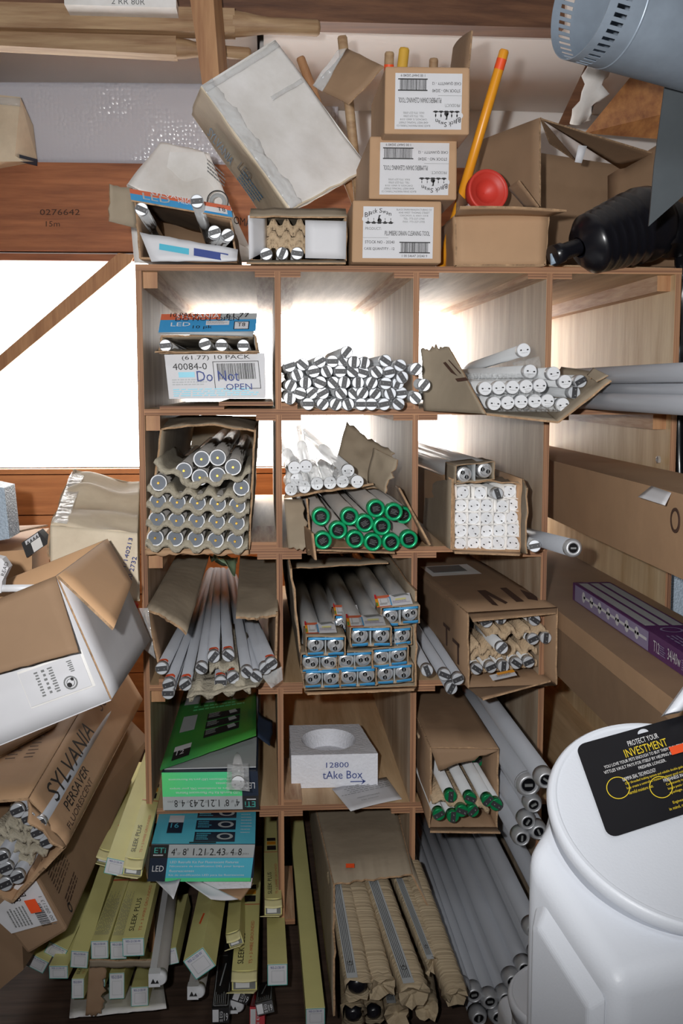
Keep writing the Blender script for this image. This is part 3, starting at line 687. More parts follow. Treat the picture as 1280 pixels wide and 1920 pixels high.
# --- black bellows and neighbours
r = thing('bellows_plunger', 'shiny black ribbed bellows plunger lying on top right', 'plunger')
A_, B_ = at(1085, 462, 2.36), at(1262, 398, 2.44); ax = (B_-A_).normalized()
prof = [(0, .022), (.008, .045), (.022, .058)]
t = .022
for k in range(6): prof += [(t+.006, .064+.003*k), (t+.014, .065+.003*k), (t+.019, .062+.003*k)]; t += .021
prof += [(t+.02, .082), (t+.05, .078), (t+.075, .06), (t+.085, .03), (t+.086, .001)]
MB().lathe(A_+V((0, 0, -.003)), ax, prof, BLKM, 40).build('bellows', r)
mb = MB(); pr2 = []
for k in range(8): pr2 += [(-.045+k*.006, .018), (-.042+k*.006, .016)]
mb.lathe(A_, ax, pr2, BLKM, 24); mb.lathe(A_, ax, [(-.07, .001), (-.069, .022), (-.045, .021)], BLKM, 24); mb.build('threaded_socket', r)
o = tag(MB().sheet(at(1031, 476, 2.34), at(1050, 470, 2.34), at(1053, 488, 2.34), at(1032, 498, 2.34), mat('pale_label', (170, 190, 210), var=.3, scale=60), nu=6, nv=6, bend=-.004, th=.002, wob=.002).build('paper_tag'), 'small pale blue paper tag by the black bellows', 'tag')
o = tag(MB().lathe(at(1262, 470, 2.4), (0, .3, 1), [(0, .001), (0, .04), (.05, .045), (.09, .04), (.11, .018), (.15, .017), (.151, .001)], BLK, 28).build('black_bottle'), 'dark black bottle at the right end of the shelf top', 'bottle')
# --- galvanised duct and steel plate
r = thing('metal_duct', 'galvanised round metal duct hanging at upper right corner', 'duct')
A_, B_ = at(1092, -10, 1.8), at(1440, 92, 1.89); ax = (B_-A_).normalized()
R = .098; L = (B_-A_).length; a = ax.orthogonal().normalized(); bb = ax.cross(a)
mb = MB(); n = 96
ts = [0, .014, .036, .042]
def ring(t, rr): return [A_+ax*t+(a*math.cos(2*math.pi*i/n)+bb*math.sin(2*math.pi*i/n))*rr for i in range(n)]
V_ = []
for t in ts: V_ += ring(t, R)
for t in ts: V_ += ring(t, R-.0015)
N4 = 4*n; fs = []
for j in range(3):
    for i in range(n):
        i2 = (i+1) % n; q = [j*n+i, j*n+i2, (j+1)*n+i2, (j+1)*n+i]
        if j == 1 and i % 2 == 0:
            fs += [(q[0], q[1], q[1]+N4, q[0]+N4), (q[1], q[2], q[2]+N4, q[1]+N4), (q[2], q[3], q[3]+N4, q[2]+N4), (q[3], q[0], q[0]+N4, q[3]+N4)]
            continue
        fs += [tuple(q), tuple(k+N4 for k in q[::-1])]
for i in range(n): i2 = (i+1) % n; fs.append((i, i2, i2+N4, i+N4))
mb.add(V_, fs, ZINC, False)
mb.lathe(A_, ax, [(.042, R), (L, R)], ZINC, n); mb.lathe(A_, ax, [(.042, R-.0015), (L, R-.0015)], ZINC, n); mb.build('pipe', r)
mb = MB(); mb.lathe(A_, ax, [(.060, R), (.061, R+.001), (.063, R+.001), (.064, R)], ZINC, 60); mb.build('seam_bead', r)
o = tag(MB().poly([at(1246, 160, 2.02), at(1300, 140, 2.02), at(1300, 350, 2.02), at(1216, 424, 2.02), at(1226, 310, 2.02)], ZINCD, V((0, .004, 0))).build('steel_plate'), 'grey sheet steel plate hanging below the metal duct', 'plate')
# --- small old box on the beam, left
r = thing('aged_box', 'small yellowed taped box standing on beam, left edge', 'box')
tl, tr, br, bl = at(-60, 172, 3.7), at(38, 182, 3.7), at(28, 292, 3.7), at(-60, 292, 3.7)
mb = MB(); mb.hexa([tl, tr, br, bl, tl+V((.05, .12, 0)), at(62, 235, 3.82), at(70, 303, 3.82), bl+V((.05, .12, -.02))], CREAM)
mb.hexa([bl, br, at(45, 303, 3.70), at(-60, 303, 3.70), bl+V((0, .1, 0)), br+V((.02, .1, 0)), at(70, 303, 3.82), at(-60, 303, 3.82)], CREAM); mb.build('body', r)
p = Pr(br+V((.004, 0, .012)), at(70, 303, 3.82)-br, V((0, 0, -.03)), .003); p.rect(.1, .2, .9, .95, NAVY); p.done(r)
mb = MB(); mb.sheet(tl+V((0, -.003, -.01)), tr+V((0, -.003, -.004)), tr+V((0, -.003, -.03)), tl+V((0, -.003, -.03)), FILM, nu=6, nv=3, wob=.004, th=.0006); mb.build('packing_tape', r)
# handwriting on the beam
p = Pr(at(75, 390, RY1-.062), at(150, 390, RY1-.062)-at(75, 390, RY1-.062), at(75, 440, RY1-.062)-at(75, 390, RY1-.062), .001)
p.text('0276642', 0, .05, 1, .22, BROWNINK); p.text('15m', .15, .5, .35, .2, BROWNINK)
o = p.mb.build('pencil_writing'); tag(o, 'pencilled numbers on the red-brown beam at left', 'writing')

# ================================================================ row 1
zs = ZS[0]
# column 1: blue/orange carton over white carton
r = thing('flattened_cardboard', 'pair of thin boards lying under the white carton', 'board')
MB().box(*(at(299, 760, 2.37).x, at(420, 760, 2.37).x), 2.37, 3.1, zs+.001, zs+.007, PLY_Y, EDGE_H).build('thin_board', r)
MB().box(*(at(410, 755, 2.36).x, at(512, 755, 2.36).x), 2.36, 3.0, zs+.008, zs+.016, PLY_Y, EDGE_H).build('thin_board', r)
r = thing('white_tube_carton', 'white carton with large barcode and handwriting, first bin top row', 'box')
tl, tr, br, bl = at(308, 665, 2.39), at(496, 662, 2.39), at(497, 747, 2.39), at(317, 748, 2.39); W = V((0, 1.1, 0))
mb = MB(); mb.hexa([tl, tr, br, bl, tl+W, tr+W, br+W, bl+W], WHITE); mb.build('body', r)
p = Pr(tl, tr-tl, bl-tl, .001); p.text('(61.77) 10 PACK', .17, .03, .68, .12, BLACK); p.text('40084-0', .07, .2, .34, .15, BLACK)
p.edge(.47, .17, .93, .8, BLACK, .006); p.bars(.51, .22, .89, .58, BLACK, 34, 2, 6); p.text('Do Not', .3, .38, .42, .24, INKBLUE, 3); p.text('OPEN', .58, .68, .26, .14, INKBLUE, 3)
p.rect(.12, .4, .28, .52, SKY, 1); p.lines(.05, .78, .95, .97, 4, SKY, seed=9); p.lines(.05, .56, .45, .72, 3, GREYP, seed=8); p.done(r)
r, P = open_carton('blue_tube_carton', 'blue and orange printed tube carton lying on the white one', (302, 630), (478, 630), (482, 662), (298, 662), 2.385, (0, 1.1, 0), CARD_G, seed=41, rag=.004)
tl, tr, br, bl = at(303, 590, 2.40), at(482, 588, 2.40), at(474, 630, 2.36), at(297, 625, 2.36)
flap(r, [tl, tr, br, bl], GREYP, nu=6, nv=4)
p = Pr(tl+V((0, -.003, 0)), tr-tl, bl-tl, .0015); p.rect(0, .0, .62, .32, ORP); p.rect(0, .33, 1, .98, BLUE); p.rect(.63, .0, 1, .33, GREYP)
p.text('SYLVANIA', .16, .06, .45, .24, CAPW); p.text('10 PACK', .1, .03, .3, .22, BLACK, 3); p.text('61.77', .68, .06, .24, .24, BLACK, 3); p.text('DO NOT OPEN', .16, .3, .66, .2, NAVY, 4)
p.rect(.48, .45, .72, .68, WHITE, 2); p.lines(.49, .47, .71, .66, 4, BLACK, 3, fill=.25); p.text('LED', .12, .55, .2, .2, CAPW, 3); p.text('10 pk', .35, .75, .2, .2, NAVY, 4)
p.edge(.77, .5, .93, .92, BLACK, .008, 2); p.rect(.78, .52, .92, .9, WHITE, 2); p.text('T8', .81, .62, .08, .2, BLACK, 4); p.done(r)
MB().sheet(at(290, 660, 2.34), at(486, 660, 2.34), at(484, 658, 2.42), at(296, 658, 2.42), CARD_G, nu=10, nv=3, rag={'v0': .006}, wob=.003).build('lower_flap', r)
mb = MB(); mb.sheet(at(478, 590, 2.41), at(492, 640, 2.5), at(492, 665, 2.5), at(480, 662, 2.4), FILM, nu=6, nv=8, wob=.006, th=.0006); mb.build('packing_tape', r)
bundle(P_SILV, [[(310, 648), (384, 645), (415, 647), (456, 648)]], 2.35, 'silver tube end under blue flap in the top row, {n}', 'tube', 'tubes in the blue carton', spins=[.1, .3, 0, 0])

# column 2: loose pile
c2 = zoom
def Z4(l): return zoom(l, 4, 500, 600)
rows = [Z4([(600, 240)]), Z4([(170, 343), (270, 333), (397, 312), (492, 310), (570, 310), (655, 315), (730, 320), (890, 305), (1000, 340), (1120, 368)]),
        Z4([(228, 412), (352, 385), (450, 385), (552, 385), (645, 385), (720, 390), (825, 390), (918, 392), (1015, 430)]),
        Z4([(180, 492), (290, 470), (400, 468), (500, 470), (582, 468), (685, 470), (787, 470), (893, 475), (983, 475), (1180, 488)]),
        Z4([(172, 588), (250, 550), (335, 548), (420, 548), (558, 548), (655, 550), (718, 548), (812, 552), (925, 552), (1010, 548), (1115, 585)]),
        Z4([(310, 630), (420, 630), (517, 632), (610, 632), (707, 632), (785, 632), (880, 632), (988, 630)])]
rn = ['topmost', 'second row down', 'third row down', 'fourth row down', 'fifth row down', 'bottom row']
def pileback(c, p):
    if c[0] > 766: return V((at(740, c[1], 3.5).x, 3.5, p.z+.02))
    return V((max(.05, p.x-.01), 3.5, p.z+.004))
rnd = random.Random(5)
rows2 = []
for row in rows:
    rows2.append([(x, y, (2.30+rnd.uniform(-.025, .025)) if x < 766 else 2.24) for x, y in row])
bundle(P_SILV, rows2, 2.32, 'silver tube with dark striped end in the loose pile, {r}, {n}', 'tube', 'loose pile of silver striped tubes', back=pileback, rows=rn,
       spins=[.9, .3, -.7, .5, 0, -.9, 1.5, 1.4, -.6, -.5, .9, -1.2, .2, -1.1, 0, -.7, -.3, -.9, .2, -1.0, 1.1, 1.5, -.4, -.8, 1.4, 1.55, 1.1, -.1, 1.2, .9, 1.5, -.3, .7, .5, -.9, -.8, 1.0, .9, -1.2, .1, -.8, 0, .9, 1.1, -1.2, 0, 0, .2, -.7])

# column 3: sleeved white-capped tubes in a torn carton
r = thing('torn_tube_carton', 'torn carton splayed open around white-capped tubes, third bin top row', 'box')
MB().sheet(at(790, 655, 2.36), at(840, 650, 2.30), at(912, 776, 2.14), at(795, 770, 2.36), CARD_G, nu=16, nv=16, rag={'v0': .012, 'u0': .002}, bend=.004, wob=.003, seed=2, th=.004).build('left_flap', r)
MB().sheet(at(912, 777, 2.14), at(1046, 792, 2.14), at(1040, 762, 2.5), at(880, 765, 2.5), CARD_G, nu=10, nv=6, seed=3, th=.004).build('bottom_flap', r)
MB().sheet(at(1046, 792, 2.14), at(1156, 706, 2.16), at(1052, 688, 2.38), at(1018, 765, 2.38), CARD_G, nu=10, nv=8, seed=3, th=.004, wob=.002).build('right_flap', r)
MB().sheet(at(1100, 704, 2.2), at(1112, 690, 2.2), at(1140, 704, 2.15), at(1118, 716, 2.15), CARD_G, nu=10, nv=8, seed=6, th=.002, rag={'v0': .006, 'u0': .004}).build('torn_corner', r)
p = Pr(at(822, 672, 2.33), at(846, 668, 2.29)-at(822, 672, 2.33), at(850, 708, 2.25)-at(822, 672, 2.33), .004)
p.quad([(.1, 0), (.35, .05), (.4, 1), (.15, .8)], BROWNINK, 0); p.quad([(.6, .1), (.7, .1), (.8, .9), (.7, .9)], BROWNINK, 0); p.rect(.1, 1.1, .9, 1.25, BROWNINK, 0); p.done(r)
def Z5(l): return zoom(l, 4.267, 840, 620)
lay = [Z5([(605, 155)]), Z5([(657, 325), (845, 342)]), Z5([(297, 463), (407, 457), (517, 453), (625, 447), (735, 440), (937, 408)]), Z5([(370, 583), (478, 577), (585, 568), (695, 563), (797, 562), (918, 592)])]
def b3(c, p):
    if c[1] < 670: return at(848, 700, 3.0)
    if c[1] < 705: return V((p.x-.10, 3.4, p.z+.0))
    return V((p.x-.10, 3.4, p.z+.02))
bundle(P_WCAP, lay, 2.2, 'white-capped led tube in torn carton, {r}, {n}', 'tube', 'white-capped tubes in the torn carton', back=b3, rows=['topmost', 'second layer', 'third layer', 'bottom layer'], spins=[.1, -.1, .2, 0])
bundle(P_SILV, [Z5([(1060, 405), (1010, 495)])], 2.2, 'dark striped tube end at right side of torn carton, {n}', 'tube', 'dark ended tubes in the torn carton', back=b3, spins=[1.5, .5])
for (x0, x1, y_, q, l) in ((872, 1005, 708, 1, 'upper'), (905, 1012, 740, 2, 'middle'), (922, 1050, 768, 3, 'lower')):
    mb = MB(); mb.sheet(at(x0, y_-8, 2.3), at(x1, y_-8, 2.17), at(x1, y_+4, 2.17), at(x0, y_+4, 2.3), FILMB, nu=26, nv=4, wob=.006, seed=q, th=.0006, wf=4)
    tag(mb.build('clear_tube_sleeve'), f'crinkled clear sleeve along the white-capped tubes, {l} layer', 'plastic sleeve', 'sleeves on the white-capped tubes')
mb = MB(); mb.sheet(at(960, 680, 2.36), at(1010, 668, 2.36), at(1014, 690, 2.36), at(965, 695, 2.36), FILMB, nu=16, nv=6, wob=.012, seed=5, th=.0006, wf=4)
tag(mb.build('clear_tube_sleeve'), 'loose clear film bunched behind the topmost white-capped tube', 'plastic sleeve', 'sleeves on the white-capped tubes')

# column 4: white tubes coming forward past the frame
for i, (x, zz, l) in enumerate(((.676, 1.272, 'lowest'), (.712, 1.289, 'middle'), (.694, 1.314, 'upper'))):
    pass
for x, zz, l in ((.675, 1.2705, 'lowest'), (.708, 1.2945, 'middle'), (.688, 1.3230, 'upper')):
    dup(P_BIG, frame((x+.005, 1.25, zz), (x, 3.2, zz)) @ Matrix.Diagonal((.93, 1.72, .93, 1)), f'{l} of three long white tubes reaching out of the fourth bin', 'tube', 'long white tubes in the fourth bin')

# ================================================================ row 2
zs = ZS[1]
r, P = open_carton('tube_carton', 'tall open carton full of brass-pinned tubes in pulp trays', (302, 806), (478, 806), (466, 1030), (274, 1030), 2.34, (0, 1.1, 0), CARD_G, seed=51, rag=.006, top=False)
MB().sheet(at(302, 805, 2.36), at(476, 810, 2.36), at(480, 790, 2.62), at(318, 786, 2.7), CARD_G, nu=14, nv=8, rag={'v0': .01}, bend=.012, wob=.006, seed=5, th=.004).build('top_flap', r)
MB().sheet(at(272, 1031, 2.338), at(466, 1031, 2.338), at(466, 1040, 2.337), at(272, 1040, 2.337), CARD, nu=30, nv=2, rag={'v1': .006}, wob=.002, seed=7, th=.004).build('bottom_flap', r)
def Z2(l): return zoom(l, 5.333, 260, 820)
rowsT = [Z2([(628, 217), (789, 203)]), Z2([(452, 333), (943, 298)]), Z2([(612, 400), (787, 382)]), Z2([(198, 455), (1025, 503)]), Z2([(190, 642), (385, 648), (587, 655), (789, 663), (985, 682)]),
         Z2([(180, 820), (377, 832), (578, 835), (779, 845), (977, 857)]), Z2([(165, 1005), (362, 1010), (568, 1015), (768, 1028), (962, 1038)])]
bundle(P_T12, rowsT, 2.31, 'brass-pinned grey tube in tall tray carton, {r}, {n}', 'tube', 'brass-pinned tubes in trays', back=lambda c, p: V((max(p.x+.005, -.215), 3.5, p.z+.004)),
       rows=['topmost pair', 'pair just below topmost', 'inner pair on slanted tray', 'outer pair', 'third tray up', 'second tray up', 'bottom tray'])
for i, (y0, y1, l) in enumerate(((1021, 1027, 'bottom'), (983, 992, 'second from bottom'), (948, 960, 'third from bottom'), (918, 932, 'fourth from bottom'))):
    tray(f'grey pulp tray in tall carton, {l}', at(272+i*1, y0, 2.285), at(464+i*1.5, y1, 2.285), (0, .5, .0), 5, .0075, hang=.008, seed=i, phase=.0, group='trays in the tall carton')
tray('slanted uppermost pulp tray in tall carton', at(288, 866, 2.285), at(372, 912, 2.285), (0, .5, 0), 2, .006, hang=.006, seed=8, phase=.0)
tray('upper pulp tray bending up to the right in tall carton', at(345, 905, 2.28), at(470, 885, 2.28), (0, .5, 0), 3, .007, hang=.006, seed=9, phase=.1, sag=.006)

# column 2 upper: clear sleeves with white ends on a board; torn cardboard
Z6 = lambda l: zoom(l, 2.4615, 500, 760)
r = thing('cardboard_divider', 'torn grey cardboard leaning behind the clear tubes', 'cardboard')
MB().sheet(at(650, 790, 2.62), at(740, 850, 2.5), at(715, 915, 2.42), at(622, 900, 2.5), CARD_G, nu=14, nv=14, rag={'v0': .012, 'u1': .02}, bend=.01, wob=.006, seed=4, th=.003).build('leaning_sheet', r)
MB().sheet(at(700, 840, 2.45), at(745, 862, 2.38), at(722, 925, 2.36), at(690, 905, 2.45), CARD_G, nu=10, nv=10, rag={'u1': .012}, wob=.008, seed=6, th=.003).build('torn_piece', r)
cl = [((128, 288), (528, 822)), ((180, 283), (560, 800)), ((180, 250), (550, 808)), ((375, 302), (572, 806)), ((418, 353), (600, 850))]
for i, (c, bk) in enumerate(cl):
    if i == 2: continue
    x, y = Z6([c])[0]
    dup(P_CLW, frame(at(x, y, 2.30), at(bk[0], bk[1]+6, 2.95)) @ Matrix.Diagonal((1, .6, 1, 1)), ['clear tube with white end leaning leftmost above green tubes', 'clear tube with white end, upright second from left', '', 'long clear tube slanting to the upper left, white end', 'clear tube with white end lowest at the right'][i], 'tube', 'clear tubes above the green ones')
bundle(P_CLW, [Z6([(137, 343)]), Z6([(112, 388), (173, 377), (232, 362), (292, 358), (350, 352)])], 2.31, 'white end of clear wrapped tube above green tubes, {r}, {n}', 'tube', 'clear tubes above the green ones', rows=['upper', 'lower row'], back=lambda c, p: V((p.x+.02, 3.4, p.z+.01)))
for q, (x, y) in enumerate(Z6([(120, 370), (175, 340), (235, 330), (295, 330), (355, 330)])):
    mb = MB(); mb.sheet(at(x-12, y-14, 2.30), at(x+12, y-14, 2.30), at(x+12, y+12, 2.275), at(x-12, y+12, 2.275), FILMB, nu=10, nv=10, wob=.01, seed=q, th=.0005, wf=5)
    tag(mb.build('bubble_sleeve'), f'crinkled clear sleeve end over the white tube ends, {ORD[q]} from left', 'plastic sleeve', 'sleeves on the clear tubes')
for q, (x0, y0, x1, y1, l) in enumerate(((528, 798, 560, 812, 'far left'), (570, 796, 628, 826, 'upper centre'), (580, 840, 598, 852, 'small one in the middle'))):
    mb = MB(); mb.sheet(at(x0, y0, 2.6), at(x1, y0, 2.6), at(x1, y1, 2.55), at(x0, y1, 2.55), FILMB, nu=14, nv=8, wob=.014, seed=q+9, th=.0005, wf=5)
    tag(mb.build('bubble_sleeve'), 'clear bubble film bunched behind the clear tubes, '+l, 'plastic sleeve', 'sleeves on the clear tubes')
o = tag(MB().sheet(at(532, 933, 2.33), at(700, 908, 2.33), at(700, 905, 2.9), at(540, 915, 2.9), CARD, nu=30, nv=6, rag={'v0': .008}, wob=.004, seed=4, th=.004).build('cardboard_layer'), 'torn cardboard layer between clear tubes and green-ended tubes', 'cardboard')
# green T12 in torn box
r = thing('torn_open_carton', 'torn brown carton around the green-ended tubes', 'box')
MB().sheet(at(575, 935, 2.36), at(584, 1040, 2.3), at(590, 1020, 3.2), at(578, 930, 3.2), CARD_D, nu=8, nv=6, rag={'v0': .01}, th=.004, seed=2).build('left_wall', r)
MB().sheet(at(748, 915, 2.36), at(806, 1022, 2.28), at(775, 1005, 2.7), at(742, 910, 2.7), CARD_D, nu=10, nv=8, rag={'v0': .008, 'u1': .006}, th=.004, seed=3).build('right_wall', r)
MB().sheet(at(578, 1031, 2.30), at(740, 1037, 2.30), at(740, 1026, 2.5), at(585, 1026, 2.5), CARD_D, nu=20, nv=4, rag={'v0': .012}, th=.003, seed=5).build('bottom_wall', r)
MB().sheet(at(570, 985, 2.38), at(586, 1000, 2.27), at(592, 1050, 2.24), at(575, 1035, 2.33), CARD_D, nu=6, nv=10, rag={'v1': .02}, th=.004, seed=6).build('torn_strip', r)
gr = [Z6([(505, 478), (587, 493), (632, 508, 2.4)]), Z6([(250, 515), (383, 515), (453, 545), (532, 560)]), Z6([(330, 578)]), Z6([(260, 625), (408, 620), (490, 633), (575, 633), (657, 620)])]
bundle(P_GRN, gr, 2.29, 'grey tube with bright green ring end, {r}, {n}', 'tube', 'green ringed tubes in the torn carton', rows=['top row', 'second row', 'lone one third row', 'bottom row'], back=lambda c, p: V((max(p.x-.06, .07), 3.4, p.z+.03)), spins=[.2, -.3, .5])
r = thing('cardboard_scrap', 'brown cardboard scraps wedged left of the green tubes', 'cardboard')
MB().sheet(at(532, 936, 2.42), at(566, 936, 2.42), at(582, 1028, 2.33), at(540, 1028, 2.36), CARD_G, nu=8, nv=10, rag={'v1': .01, 'u1': .006}, wob=.004, th=.003).build('folded_piece', r)

# column 3: square-sleeved tubes
r, P = open_carton('sleeved_tube_carton', 'open carton of square-sleeved white tubes, third bin second row', (850, 898), (980, 898), (977, 1036), (850, 1032), 2.33, (-.0, 1.1, 0), CARD, seed=61, rag=.003, top=False)
MB().sheet(at(851, 902, 2.34), at(978, 906, 2.34), at(950, 892, 2.7), at(846, 888, 2.7), CARD_G, nu=10, nv=8, wob=.008, seed=4).build('top_flap', r)
MB().sheet(P[1], at(988, 915, 2.27), at(986, 1038, 2.27), P[2], CARD_G, nu=4, nv=8, wob=.004, seed=4, inner=CARD_G).build('right_flap', r)
MB().sheet(at(848, 1032, 2.33), at(978, 1037, 2.33), at(974, 1041, 2.28), at(852, 1037, 2.28), CARD, nu=14, nv=2, rag={'v1': .004}).build('bottom_flap', r)
MB().sheet(P[0]+V((-.003, 0, 0)), at(800, 905, 2.75)+V((-.0, 0, 0)), at(792, 1000, 2.75), at(848, 1030, 2.34)+V((-.003, 0, 0)), CARD_G, nu=6, nv=6, th=.003).build('side_wall', r)
Z7 = lambda l: zoom(l, 2.4615, 760, 760)
sq = [Z7([(265, 402), (345, 405), (480, 398)]), Z7([(255, 462), (316, 462), (375, 462), (446, 466), (497, 460)]), Z7([(255, 521), (315, 521), (374, 521), (434, 522), (492, 516)]), Z7([(255, 580), (315, 580), (374, 580), (432, 578), (495, 574)]), Z7([(252, 640), (314, 638), (373, 636), (430, 634), (495, 634)])]
rw = ['top row', 'second row', 'third row', 'fourth row', 'bottom row']
for ri, row in enumerate(sq):
    for i, (x, y) in enumerate(row):
        r = thing('sleeved_tube', f'white tube end in square paper sleeve, {rw[ri]}, {ORD[i]} from left', 'tube', 'square sleeved white tubes')
        p_ = at(x, y, 2.345+.006*((i*7+ri*3) % 4)); h = .0135; W = V((0, 1.0, 0))
        mb = MB()
        for s1, s2 in (((-h, h), (h, h)), ((h, h), (h, -h)), ((h, -h), (-h, -h)), ((-h, -h), (-h, h))):
            a = p_+V((s1[0], -.004, s1[1])); c = p_+V((s2[0], -.004, s2[1]))
            mb.sheet(a, c, c+W, a+W, DIRTY, nu=4, nv=4, th=.001, rag={'v0': .004}, wob=.002, seed=ri*5+i)
        mb.build('paper_sleeve', r)
        mb = MB(); mb.lathe(p_, (0, 1, 0), [(0, .0005), (0, .0122), (.0015, .0128), (.02, .0128), (1.0, .012)], CAPW, 20); c = mb.build('end_cap', r)
        sp = random.Random(ri*9+i).uniform(-1.4, 1.4); mb = MB()
        for s_ in (-1, 1):
            q = p_+V((math.cos(sp), 0, math.sin(sp)))*.0065*s_; mb.tube(q+V((0, -.006, 0)), q, .0013, BLK, n=8)
        mb.build('pin', c)
bundle(P_SILV, [Z7([(425, 408)])], 2.33, 'dark striped tube end among white ones in sleeve carton', 'tube', None)
# pair of round-capped lamps lying on top
def lamp_pack(label, cs, Y, back, pack=True, labelq=None, group='twin lamp packs'):
    "two lamps side by side in a shared open-ended card sleeve"
    r = thing('twin_lamp_pack', label, 'lamp pack', group)
    pts = [at(x, y, Y) for x, y in cs]; W = back; WS = W.normalized()*.085
    R = .019
    a, b_ = pts; hw = V((R, 0, 0)); up = V((0, 0, R))
    if pack:
        mb = MB()
        tl, tr, br, bl = a-hw+up, b_+hw+up, b_+hw-up, a-hw-up
        for s_, (c, d) in enumerate(((tl, tr), (tr, br), (br, bl), (bl, tl))):
            mb.sheet(c+V((0, -.006, 0)), d+V((0, -.006, 0)), d+WS, c+WS, CARD_G, nu=8, nv=4, th=.0014, wob=.002, seed=s_, rag={'v0': .003})
        mid = (a+b_)/2
        mb.sheet(mid+up+V((0, -.004, 0)), mid-up+V((0, -.004, 0)), mid-up+WS, mid+up+WS, GREYP, nu=3, nv=3, th=.0012)
        mb.build('card_sleeve', r)
        mb = MB()
        if pack == 1:
            for q in pts: mb.sheet(q-hw*.85-up*.98+V((0, -.007, 0)), q+hw*.85-up*.98+V((0, -.007, 0)), q+hw*.8-up*.62+V((0, -.012, 0)), q-hw*.85-up*.7+V((0, -.012, 0)), BLUE, nu=6, nv=3, th=.001, wob=.003, seed=int(q.x*1e4) % 17)
            mb.sheet(tl+V((.004, -.008, -.001)), tr+V((-.004, -.008, -.001)), tr+V((-.004, -.009, -.006)), tl+V((.004, -.009, -.006)), BLUE, nu=4, nv=2, th=.001)
            mb.build('blue_trim', r)
    for k, q in enumerate(pts):
        mb = MB()
        mb.lathe(q, (0, 1, 0), [(.0, .0005), (.0, .0095), (.003, .0125), (.002, .0142), (.006, .0165), (.014, .0176), (.03, .0176), (.03, .0165)], SILV, 28)
        c = mb.build('end_cap', r); mb = MB(); sp = random.Random(int(cs[k][0]*7+cs[k][1])).uniform(0, 3)
        dx = V((math.cos(sp), 0, math.sin(sp)))*.0064
        for s_ in (-1, 1):
            mb.lathe(q+dx*s_+V((0, -.003, 0)), (0, 1, 0), [(0, .0005), (0, .0044), (.003, .0044)], BLK, 12)
            mb.box(q.x+dx.x*s_-.001, q.x+dx.x*s_+.001, q.y-.0045, q.y-.003, q.z+dx.z*s_-.003, q.z+dx.z*s_+.003, MIDG)
        mb.build('contact', c)
        MB().lathe(q+V((0, .03, 0)), W, [(0, .0178), (.01, .0202), (W.length-.03, .0202), (W.length-.03, .0005)], TUBEW, 20).build('glass_tube', r)
    if labelq:
        a, b_, c, d = labelq; p = Pr(a, b_-a, d-a, .002)
        p.rect(0, 0, .42, 1, ORP, 0); p.rect(0, .3, .08, 1, YELH, 1); p.rect(.08, .3, .4, 1, WHITE, 1); p.rect(.36, .25, .43, 1, BLUE, 1)
        p.rect(.42, 0, 1, 1, WHITE, 0); p.edge(.13, .4, .34, .8, MIDG, .008, 2); p.lines(.1, .82, .36, .98, 2, MIDG)
        p.quad([(.45, .1), (.9, .05), (.98, .3), (.85, .2), (.55, .3)], MIDG, 1); p.rect(.55, .45, .85, .6, YEL, 1); p.lines(.46, .7, .95, .95, 3, LILAC)
        p.rect(0, 0, .05, .4, REDP, 2); p.rect(.0, .4, .04, .7, YELH, 2); p.rect(0, .7, .04, 1, GREENP, 2)
        p.done(r)
    return r
lamp_pack('twin silver-capped lamps lying on top of sleeve carton', Z7([(272, 320), (367, 300)]), 2.33, V((-.09, .9, .02)), pack=2)
dup(P_BIG, frame(at(1075, 1028, 2.06), at(985, 1003, 2.5)) @ Matrix.Diagonal((.93, .5, .93, 1)), 'clear-wrapped tube with black socket jutting right from the sleeve carton', 'tube')
dup(P_SILV, frame(at(1002, 1024, 2.25), at(960, 1000, 2.8), .2) @ Matrix.Diagonal((1, .5, 1, 1)), 'small striped tube end below the jutting clear-wrapped tube', 'tube')

# column 4: cartons
r = thing('long_brown_carton', 'long brown carton with torn slot, upper one in right column', 'box')
mb = MB(); x0 = .705; Y_a, Y_b = 1.55, 3.4
mb.hexa([V((x0, Y_a, 1.118)), V((x0+.17, Y_a, 1.118)), V((x0+.17, Y_a, .968)), V((x0+.012, Y_a, .968)), V((x0, Y_b, 1.118)), V((x0+.17, Y_b, 1.118)), V((x0+.17, Y_b, .968)), V((x0+.012, Y_b, .968))], CARD); mb.build('body', r)
MB().lathe((x0-.0005, 1.86, 1.07), (-1, 0, 0), [(0, .022), (.001, .022), (.001, .016)], BROWNINK, 24).build('printed_ring', r)
MB().sheet((x0-.002, 1.88, 1.116), (x0-.002, 1.98, 1.119), (x0-.03, 1.97, 1.10), (x0-.02, 1.86, 1.096), WHITE, nu=6, nv=3, th=.001).build('torn_flap', r)
r = thing('large_brown_carton', 'big brown carton lying in the right column below the purple pack', 'box')
x0 = .634; MB().box(x0, .885, 1.45, 3.4, .668, .812, CARD_D).build('body', r)
MB().box(x0-.001, x0, 1.45, 3.39, .775, .812, CARD).build('tape_strip', r)
r = thing('purple_tube_pack', 'purple printed tube pack lying on the big brown carton', 'box')
x0 = .70; MB().box(x0, x0+.085, 1.45, 2.47, .813, .853, PURP).build('body', r)
p = Pr((x0, 2.47, .853), (0, -1.02, 0), (0, 0, -.04)); p.rect(0.02, .05, .5, .95, LILAC)
for q in range(7): p.disc(.09+q*.058, .45, .3, WHITE, 1); p.rect(.09+q*.058, .38, .145+q*.058, .52, WHITE, 1)
p.text('T12', .53, .25, .03, .5, WHITE); p.text('34/40w', .6, .2, .06, .5, WHITE); p.text('48', .71, .25, .025, .5, WHITE); p.text('2', .8, .25, .015, .5, WHITE); p.lines(.56, .3, .59, .8, 5, LILAC); p.lines(.665, .3, .69, .8, 5, LILAC, seed=2); p.done(r)
